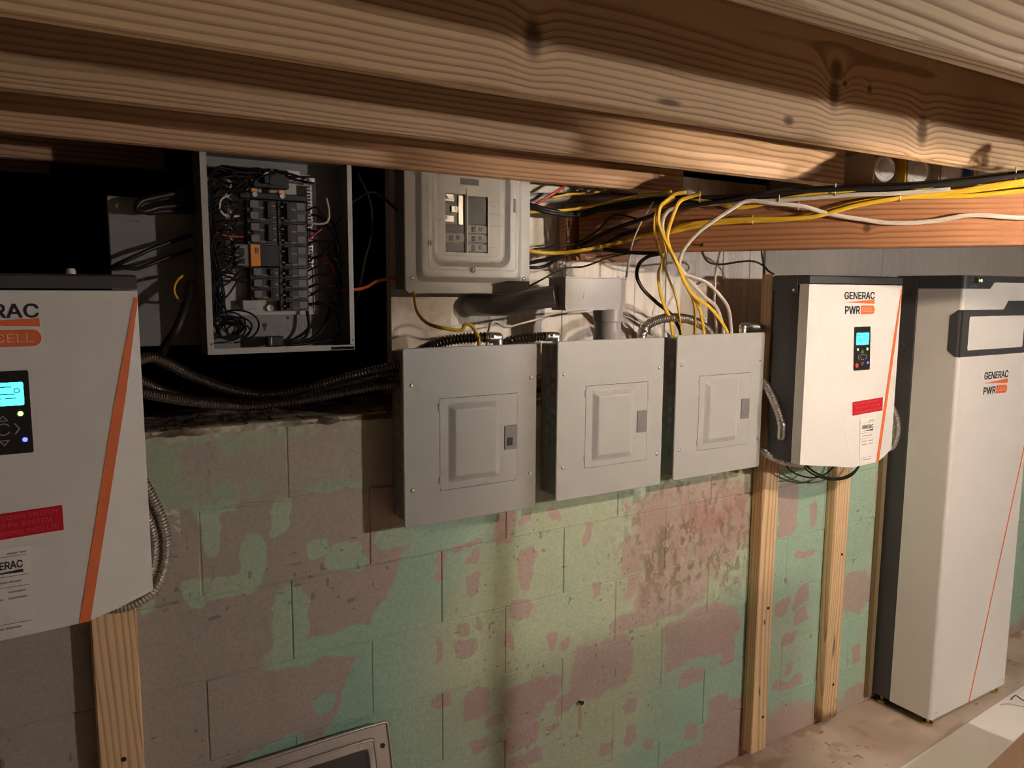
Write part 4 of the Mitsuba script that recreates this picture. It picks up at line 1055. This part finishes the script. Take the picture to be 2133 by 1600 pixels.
'yel_l':[(0.293,0.16,1.734),(0.273,0.12,1.719),(0.266,0.11,1.7),(0.275,0.12,1.681),(0.306,0.16,1.672)],
'ora_a':[(0.673,0.18,1.703),(0.719,0.16,1.704),(0.754,0.17,1.711),(0.792,0.19,1.727),(0.86,0.2,1.739)],
'blk_l1':[(0.743,0.19,2.012),(0.775,0.19,1.939),(0.784,0.2,1.864),(0.762,0.2,1.786),(0.74,0.2,1.682)],
'blk_l2':[(0.731,0.2,1.937),(0.782,0.19,1.965),(0.858,0.19,1.918),(0.891,0.2,1.895)],
'floor_wire':[(3.373,-0.321,0.012),(3.392,-0.33,0.03),(3.384,-0.352,0.03),(3.397,-0.374,0.02),(3.495,-0.403,0.012)],
'floor_wire2':[(3.298,-0.32,0.012),(3.328,-0.334,0.014),(3.365,-0.377,0.012),(3.446,-0.46,0.012)],
'pipe_gray':[(1.213,0.19,1.981),(1.291,0.19,1.984),(1.414,0.19,1.99),(1.705,0.19,2.011)],
}

k = add('plastic_pipe', tube(CAB['pipe_gray'], .0150, sides=18, step=.05), 'mat_pvc', smooth=40)
lab(k, 'straight grey pipe high on the white wall behind the cables', 'pipe')
YEL, BLK, WHT = (.0056, .0031), (.0068, .0058), (.0056, .0034)
CABLES = [
    ('yel_a', 'mat_cable_yellow', YEL, 'lowest yellow cable stapled along the beam, crossing on to the stamped-cover panel'),
    ('yel_b', 'mat_cable_yellow', YEL, 'upper yellow cable that dips below the black bundle on the beam'),
    ('yel_c', 'mat_cable_yellow', YEL, 'yellow cable paired above the lowest one, ending at the drop into the boxes'),
    ('blk_a', 'mat_cable_black', BLK, 'topmost thick black cable of the bundle on the beam'),
    ('blk_b', 'mat_cable_black', BLK, 'lower thick black cable of the bundle on the beam'),
    ('blk_c', 'mat_cable_black', (.006, .005), 'front black cable on the beam that drops left towards the stamped-cover panel'),
    ('blk_d', 'mat_cable_black', (.0028, .0028), 'thin wavy black cable on the wood block behind the beam'),
    ('blk_e', 'mat_cable_black', (.0052, .0045), 'short thick black cable curving into the side of the stamped-cover panel'),
    ('blk_f', 'mat_cable_black', (.0058, .0042), 'black cable that bows left and drops to the rightmost closed breaker box'),
    ('blk_g', 'mat_cable_black', (.0026, .0026), 'thin black cable rising from behind the plastic conduit fitting'),
    ('blk_h', 'mat_cable_black', (.0030, .0030), 'thin black cable that sags in an S towards the inverter top'),
    ('blk_i', 'mat_cable_black', (.0026, .0026), 'thin black cable hanging straight beside the stud top'),
    ('whi_a', 'mat_cable_white', WHT, 'long white cable from the right edge, along the beam and down in a wide bow'),
    ('whi_b', 'mat_cable_gray', WHT, 'printed greyish white cable on the beam that drops with the yellow ones'),
    ('yel_v1', 'mat_cable_yellow', YEL, 'leftmost yellow cable dropping into the closed breaker box'),
    ('yel_v2', 'mat_cable_yellow', YEL, 'second yellow cable from the left dropping into the closed breaker box'),
    ('yel_v3', 'mat_cable_yellow', YEL, 'third yellow cable from the left dropping into the closed breaker box'),
    ('yel_v4', 'mat_cable_yellow', YEL, 'fourth yellow cable, looping out high over the beam before it drops'),
    ('yel_v5', 'mat_cable_yellow', YEL, 'rightmost yellow cable, slanting across the others into the box'),
    ('whi_c', 'mat_cable_white', (.0046, .0030), 'white cable dropping behind the plastic conduit fitting'),
    ('whi_d', 'mat_cable_white', (.0046, .0030), 'white cable hanging almost straight in front of the white wall'),
    ('yel_t1', 'mat_cable_yellow', (.0046, .0028), 'yellow cable rising from the stamped-cover panel to the beam top'),
    ('yel_t2', 'mat_cable_yellow', (.0046, .0028), 'short yellow cable under the joist beside the red cable'),
    ('blk_t3', 'mat_cable_black', (.0022, .0022), 'thin black wire sagging under the joist'),
    ('red_t', 'mat_cable_red', (.0048, .0036), 'red cable slanting up beside the stamped-cover panel'),
    ('yel_p1', 'mat_cable_yellow', (.0050, .0030), 'yellow cable kinking down into the darkest closed breaker box'),
    ('whi_p1', 'mat_cable_white', (.0048, .0030), 'white cable from the wall into the darkest closed breaker box'),
    ('ub_a', 'mat_cable_black', (.0036, .0036), 'front black loop hanging under the wall-mounted inverter'),
    ('ub_b', 'mat_cable_black', (.0028, .0028), 'left thin black loop under the wall-mounted inverter'),
    ('ub_c', 'mat_cable_black', (.0030, .0030), 'rear black loop under the wall-mounted inverter'),
    ('lp_a', 'mat_cable_black', (.0075, .0075), 'thick black cable loop left of the open breaker panel'),
    ('lp_b', 'mat_cable_black', (.0065, .0065), 'inner black cable loop left of the open breaker panel'),
    ('lp_c', 'mat_cable_black', (.005, .005), 'upper black cable slanting across the grey board'),
    ('lp_d', 'mat_cable_black', (.0045, .0045), 'sagging black cable across the foot of the grey board'),
    ('lp_e', 'mat_cable_black', (.010, .010), 'thick black conduit going down left of the open breaker panel'),
    ('yel_l', 'mat_cable_yellow', (.0042, .0028), 'small yellow cable loop left of the open breaker panel'),
    ('ora_a', 'mat_cable_orange', (.0048, .0036), 'orange cable at the right side of the open breaker panel'),
    ('blk_l1', 'mat_cable_black', (.004, .004), 'black cable hanging between the open panel and the stamped-cover panel'),
    ('blk_l2', 'mat_cable_black', (.004, .004), 'black cable drooping into the left side of the stamped-cover panel'),
]
for c_, mt, (rw, rh), l in CABLES:
    nm = {'yellow': 'yellow_cable', 'black': 'black_cable', 'white': 'white_cable', 'gray': 'white_cable', 'red': 'red_cable', 'orange': 'orange_cable'}[mt.split('_')[-1]]
    k = add(nm, tube(CAB[c_], rw, rh, sides=10), mt, smooth=True)
    lab(k, l, 'cable')

CONDUITS = [
    ('fx_p1', .0125, .0088, 'ribbed metal conduit arching left from the top of the darkest closed box', 'e0'),
    ('fx_p2', .0110, .0088, 'ribbed metal conduit running level between the darkest and the middle closed box', 'e0'),
    ('fx_p3', .0125, .0070, 'arched metal conduit joining the middle closed box to the rightmost one', 'e2'),
    ('fx_inv_a', .0120, .0070, 'short metal conduit from the rightmost closed box behind the stud', 'e1'),
    ('fx_inv_b', .0125, .0070, 'metal conduit curving down to the side of the wall-mounted inverter', 'b1'),
    ('fx_inv_c', .0115, .0070, 'metal conduit running under the wall-mounted inverter', None),
    ('fx_inv_d', .0120, .0070, 'metal conduit bulging out right of the wall-mounted inverter', None),
    ('fx_l1', .0100, .0082, 'upper metal conduit sweeping from the left inverter to the darkest closed box', None),
    ('fx_l2', .0105, .0082, 'lowest metal conduit sagging along the top of the block wall', None),
    ('fx_l3', .0100, .0082, 'metal conduit behind the other two that cross above the block wall', None),
    ('fx_l4', .0115, .0070, 'outermost metal conduit curling round the lower corner of the left inverter', None),
    ('fx_l5', .0105, .0070, 'middle metal conduit curling behind the lower corner of the left inverter', None),
    ('fx_l6', .0105, .0070, 'innermost metal conduit curling behind the lower corner of the left inverter', None),
]


def squat(p, q_, r):
    return hull(np.vstack([sph(p, r, 1).vertices, sph(q_, r, 1).vertices]))


for c_, r, pitch, l, con in CONDUITS:
    k = numbered('flexible_conduit')
    scene[k + '__armor'] = mikit.ply(tube(CAB[c_], r, sides=14, corr=pitch, amp=.2 if pitch > .008 else .14), 'mat_dark_steel' if c_ in ('fx_p1', 'fx_p2', 'fx_l1', 'fx_l2', 'fx_l3') else 'mat_steel', smooth=True)
    lab(k, l, 'conduit')
    P = np.array(CAB[c_])
    if con in ('e0', 'e1', 'e2'):
        for end in ((0,) if con != 'e2' else (0, -1)):
            p = P[end]
            t_ = P[1] - P[0] if end == 0 else P[-2] - P[-1]
            t_ = t_ / np.linalg.norm(t_)
            h_ = r * 1.22
            if con == 'e2':
                pts = [p + t_ * .012, p + np.array([0, 0, -.006])]
                low = p + np.array([0, 0, -.030])
            else:
                pts = [p + t_ * .010, p - t_ * .022]
                low = p - t_ * .024 + np.array([0, 0, -.026])
            add('connector', cat([squat(pts[0], pts[1], h_), squat(pts[1], low, h_ * .92), cyl(low + [0, 0, .006], low - [0, 0, .004], h_ * 1.35, 18)]), 'mat_zinc', k, smooth=40, label='cast elbow connector')
            add('clamp_screw', cyl(p + [0, -h_ * .8, .004], p + [0, -h_ * 1.55, .004], .0035, 10), 'mat_steel', k)
    if con == 'b1':
        p = P[-1]
        add('connector', cat([squat(p + [0, 0, .006], p - [0, 0, .030], r * 1.2), squat(p - [0, 0, .030], p + [.035, 0, -.036], r * 1.05), cyl(p + [.012, 0, -.034], p + [.018, 0, -.034], r * 1.5, 20)]), 'mat_dull_steel', k, smooth=40, label='cast elbow connector')
        add('clamp_screw', cyl(p + [.006, -.004, -.006], p + [.026, -.006, -.003], .0030, 10), 'mat_steel', k)

# staples on the beam
def staple(s, z, off, hw, key_l):
    p = BA + BD * s
    m = []
    for dz in (-hw, hw):
        a = np.array([p[0], p[1], z + dz])
        m.append(cyl(a - BN * .002, a + BN * off, .0013, 6))
    m.append(cyl(np.array([p[0], p[1], z - hw]) + BN * off, np.array([p[0], p[1], z + hw]) + BN * off, .0015, 6))
    k = add('cable_staple', cat(m), 'mat_zinc')
    lab(k, key_l, 'staple', None)


STAPLES = [(.054, 1.9685, .03, .016), (.268, 1.9541, .03, .0102), (.407, 1.9682, .03, .016), (.199, 1.9006, .02, .0104), (.318, 1.9316, .028, .0101), (.559, 1.9459, .022, .0107), (.8, 1.9862, .03, .0134)]
for (s, z, off, hw), l in zip(STAPLES, ['staple over the black bundle near the drop of the yellow cables', 'staple over the upper yellow cable left of centre on the beam', 'staple over the black bundle below the end of the joist', 'staple on the paired lower yellow cables, lowest on the beam', 'staple over the white cable in the middle of the beam', 'staple on the lower yellow cables right of the middle of the beam', 'rightmost staple over the black bundle under the bulb cartons']):
    staple(s, z, off, hw, l)

# ------------------------------------------------------------ bulbs in cartons on a shelf
CA = -.26
CARTONS = [(2.105 + .124 * q_ * math.cos(CA), -.395 + .124 * q_ * math.sin(CA)) for q_ in range(4)]
k = add('shelf_board', hull([(x_, y_, z_) for x_, y_ in ((2.09, -.39), (2.585, -.525), (2.62, -.50), (2.62, .204), (2.09, .204)) for z_ in (2.0065, 2.0185)]), 'mat_wood_rim')
lab(k, 'narrow shelf board that carries the bulb cartons', 'shelf')
for q_, ((bx, by), l) in enumerate(zip(CARTONS, ('floodlight bulb in a carton, leftmost of the row', 'floodlight bulb in a carton, second from the joist end', 'floodlight bulb in a carton with a blue edge on its right', 'floodlight bulb in a carton, rightmost and mostly hidden'))):
    key = numbered('boxed_bulb')
    lab(key, l, 'light bulb')
    ax = np.array([math.cos(CA), math.sin(CA), 0])
    out = np.array([math.sin(CA), -math.cos(CA), 0])
    O = np.array([bx, by, 2.019])

    def G(m):
        m = m.copy()
        v = m.vertices
        m.vertices = O + v[:, :1] * ax + v[:, 1:2] * np.array([0, 0, 1.0]) + v[:, 2:3] * out
        return m
    s = .116
    h = .098
    t_ = .002
    add('carton', G(cat([rbox(0, t_, 0, h, -.13, 0, .0003), rbox(s - t_, s, 0, h, -.13, 0, .0003), rbox(0, s, 0, t_, -.13, 0, .0003), rbox(0, s, h - t_, h, -.13, 0, .0003), rbox(0, s, 0, h, -.13, -.128, .0003)] +
                        ([hull([(0, h - .012, .0), (s, h + .004, .004), (s, h + .0055, .004), (0, h - .0105, 0)])] if q_ == 0 else
                         [hull([(t_, .018, -.002), (.026, .002, -.006), (t_, h - .018, -.002), (.030, h - .002, -.010), (t_, .018, -.004), (.026, .002, -.008), (t_, h - .018, -.004), (.030, h - .002, -.012)])]))), 'mat_carton' if q_ in (0, 3) else 'mat_carton_white', key, label='open carton')
    add('carton_edge', G(cat([rbox(s - .0032, s + .0006, .0, h, -.03, .0012, .0003)])), 'mat_carton_blue' if q_ == 2 else ('mat_cable_yellow' if q_ == 0 else 'mat_carton'), key)
    prof_ = np.array([(0, -.004), (.018, -.005), (.028, -.008), (.030, -.011), (.038, -.009), (.0435, -.011), (.046, -.018), (.044, -.035), (.025, -.075), (.014, -.10), (.013, -.125), (0, -.125)])
    rv = trimesh.creation.revolve(prof_ * np.array([.86, 1]), sections=36)
    rv.invert() if rv.volume < 0 else None
    v = rv.vertices
    rv.vertices = v + np.array([s / 2 - .004, h / 2 + .001, -.004])
    add('bulb', G(rv), 'mat_bulb_white', key, smooth=35, label='white bulb face')
    if q_ == 0:
        add('bulb_print', G(cat([torus((s / 2 - .011, h / 2 + .006, -.0092), .0045, .0008, 'z', 16), torus((s / 2 - .001, h / 2 + .008, -.0092), .0045, .0008, 'z', 16), torus((s / 2 - .007, h / 2 - .003, -.0092), .0040, .0008, 'z', 16)])), 'mat_print_gray', key)

# ------------------------------------------------------------ on the floor
LEAN_TOP, LEAN_TH, LEAN_H = (.716, -.030, .583), 14.9, .60
lc = numbered('leaning_panel_cover')
lab(lc, 'spare metal panel cover leaning against the block wall at the bottom edge', 'panel cover')
th = math.radians(LEAN_TH)
A0, Ud = np.array(LEAN_TOP), np.array([1.0, 0, 0])
Vd = np.array([0, -math.sin(th), -math.cos(th)])
Nd = np.cross(Vd, Ud)
Nd = Nd if Nd[1] < 0 else -Nd


def H(m):
    m = m.copy()
    v = m.vertices
    m.vertices = A0 + v[:, :1] * Ud + v[:, 1:2] * Vd + v[:, 2:3] * Nd
    return m


lw, lh = .40, LEAN_H
o = rrect(-lw, 0, 0, lh, .008)
frame_poly = o.difference(rrect(-lw + .060, -.060, .052, lh - .06, .006))
f_ = add('rim', H(cat([extr(o.difference(rrect(-lw + .045, -.045, .034, lh - .045, .006)), 0, .0015)])), 'mat_cover_steel', lc, label='shiny steel rim')
rings = []
for e_, w_ in ((.030, .0010), (.034, .0060), (.036, .0066), (.0485, .0066), (.052, .0060), (.055, .0010)):
    r_ = rrect(-lw + e_ + .01, -e_ - .01, e_, lh - e_, .008, 4)
    c_ = np.array(r_.exterior.coords)[:-1]
    rings.append(np.column_stack([c_, np.full(len(c_), w_)]))
n = len(rings[0])
Fc = []
for a in range(len(rings) - 1):
    for b2 in range(n):
        i0, i1 = a * n + b2, a * n + (b2 + 1) % n
        Fc += [[i0, i1, i1 + n], [i0, i1 + n, i0 + n]]
add('bead', H(trimesh.Trimesh(np.vstack(rings), Fc, process=False)), 'mat_cover_steel', lc, smooth=35, label='raised bead round the field')
add('edge_roll', H(tube([(-lw + .006, .003, .001), (-.010, .003, .001), (-.004, .005, .001), (-.003, .012, .001), (-.003, lh - .006, .001)], .0042, sides=12, step=.004)), 'mat_cover_steel', lc, smooth=True, label='rolled bright edge')
add('edge_roll', H(tube([(-lw + .05, .0345, .005), (-.054, .0345, .005), (-.0475, .037, .005), (-.0455, .044, .005), (-.0455, lh - .05, .005)], .0034, sides=12, step=.004)), 'mat_cover_steel', lc, smooth=True)
add('field', H(extr(rrect(-lw + .062, -.062, .053, lh - .053, .005), -.0005, .0008)), 'mat_cover_field', lc, label='dark field')
add('screw', H(cyl((-.022, .058, .0012), (-.022, .058, .0045), .006, 12)), 'mat_black', lc)

k = add('foam_sheet', hull([(x_, y_, z_) for x_, y_ in ((2.44, -.358), (4.4, -.232), (4.4, -.75), (2.30, -.75)) for z_ in (.0005, .008)]), 'mat_foam')
lab(k, 'white foam sheet lying on the floor in the bottom right corner', 'foam sheet')
bx = numbered('cardboard_box')
lab(bx, 'brown cardboard box at the bottom right corner on the foam sheet', 'box')
FB = np.array([.9921, .1248, 0])
NB = np.array([-.1248, .9921, 0])
o_ = np.array([2.325, -.736, 0])


def BX(s0, s1, n0, n1, z0, z1, c=.002):
    m = cbox(s0, s1, n0, n1, z0, z1, c)
    v = m.vertices
    m.vertices = o_ + v[:, :1] * FB + v[:, 1:2] * NB + v[:, 2:3] * np.array([0, 0, 1.0])
    return m


add('carton', BX(-.10, .65, -.42, 0, .0085, .296), 'mat_cardboard', bx)
for n0, n1 in ((-.2095, -.0005), (-.4195, -.2105)):
    add('flap', BX(-.10, .65, n0, n1, .296, .300, .001), 'mat_cardboard', bx)
for c_, l in (('floor_wire', 'thin bent wire at the right edge lying on the foam sheet'), ('floor_wire2', 'pale straight wire lying on the foam sheet beside the bent one')):
    k = add('wire', tube(CAB[c_], .0022, sides=6), 'mat_cable_black' if c_ == 'floor_wire' else 'mat_cable_gray', smooth=True)
    lab(k, l, 'wire')

# ------------------------------------------------------------ lamps
key = numbered('hanging_bulb')
lab(key, 'bare bulb hanging from the joists behind the viewer', 'light bulb')
L = np.array(LAMP_FAR)
GREY = {'type': 'diffuse', 'reflectance': {'type': 'rgb', 'value': [.5, .5, .5]}}
scene[key + '__bulb'] = {**mikit.ply(sph(L, R_FAR, 3), GREY, smooth=True), 'emitter': emit(SOFT, I_FAR / (math.pi * R_FAR ** 2))}
add('socket', cat([cyl(L + [0, 0, R_FAR - .001], L + [0, 0, .075], .018, 20), cyl(L + [0, 0, .075], [L[0], L[1], 2.2500], .004, 8)]), 'mat_white_cover', key)
key = numbered('work_light')
lab(key, 'work light with a black housing on a stand, aimed at the wall-mounted inverter', 'work light')
L = np.array(LAMP_WORK)
scene[key + '__bulb'] = {**mikit.ply(sph(L, R_WORK, 3), GREY, smooth=True), 'emitter': emit(WARM, I_WORK / (math.pi * R_WORK ** 2))}
x_, y_, z_ = L
add('housing', cat([cbox(x_ - .12, x_ + .05, y_ - .062, y_ - .060, z_ - .14, z_ + .06, .0004),
                    hull([(x_ + a, y_ + b, z_ + c) for a, b in ((-.24, .136), (.055, .136), (-.02, .030), (-.05, -.062), (-.12, -.062)) for c in (-.128, -.130)]),
                    hull([(x_ + a, y_ + b, z_ + c) for a, b in ((-.0330, .0450), (-.0345, .0450), (-.118, -.062), (-.12, -.062)) for c in (-.14, .07)]),
                    hull([(x_ + a, y_ + b, z_ + c) for a, b, c in ((-.10, .105, .0300), (.13, .105, .0300), (-.12, -.062, .058), (.05, -.062, .058), (-.10, .105, .0312), (.13, .105, .0312), (-.12, -.062, .060), (.05, -.062, .060))]),
                    cyl((x_, y_ - .062, z_), (x_, y_ - .008, z_), .006, 12)]), 'mat_black', key, label='black housing with side flaps')
add('pole', cyl((x_, y_ - .075, .02), (x_, y_ - .075, z_ + .02), .0125, 16), 'mat_black', key)
add('foot', cyl((x_, y_ - .075, 0), (x_, y_ - .075, .022), .16, 28), 'mat_black', key)

for k, s_ in scene.items():
    b = s_.get('bsdf') if s_.get('type') == 'ply' else None
    if isinstance(b, dict) and b.get('type') == 'ref' and b['id'] in GLOW:
        s_['emitter'] = emit(np.array(GLOW[b['id']]), GLOW_K)
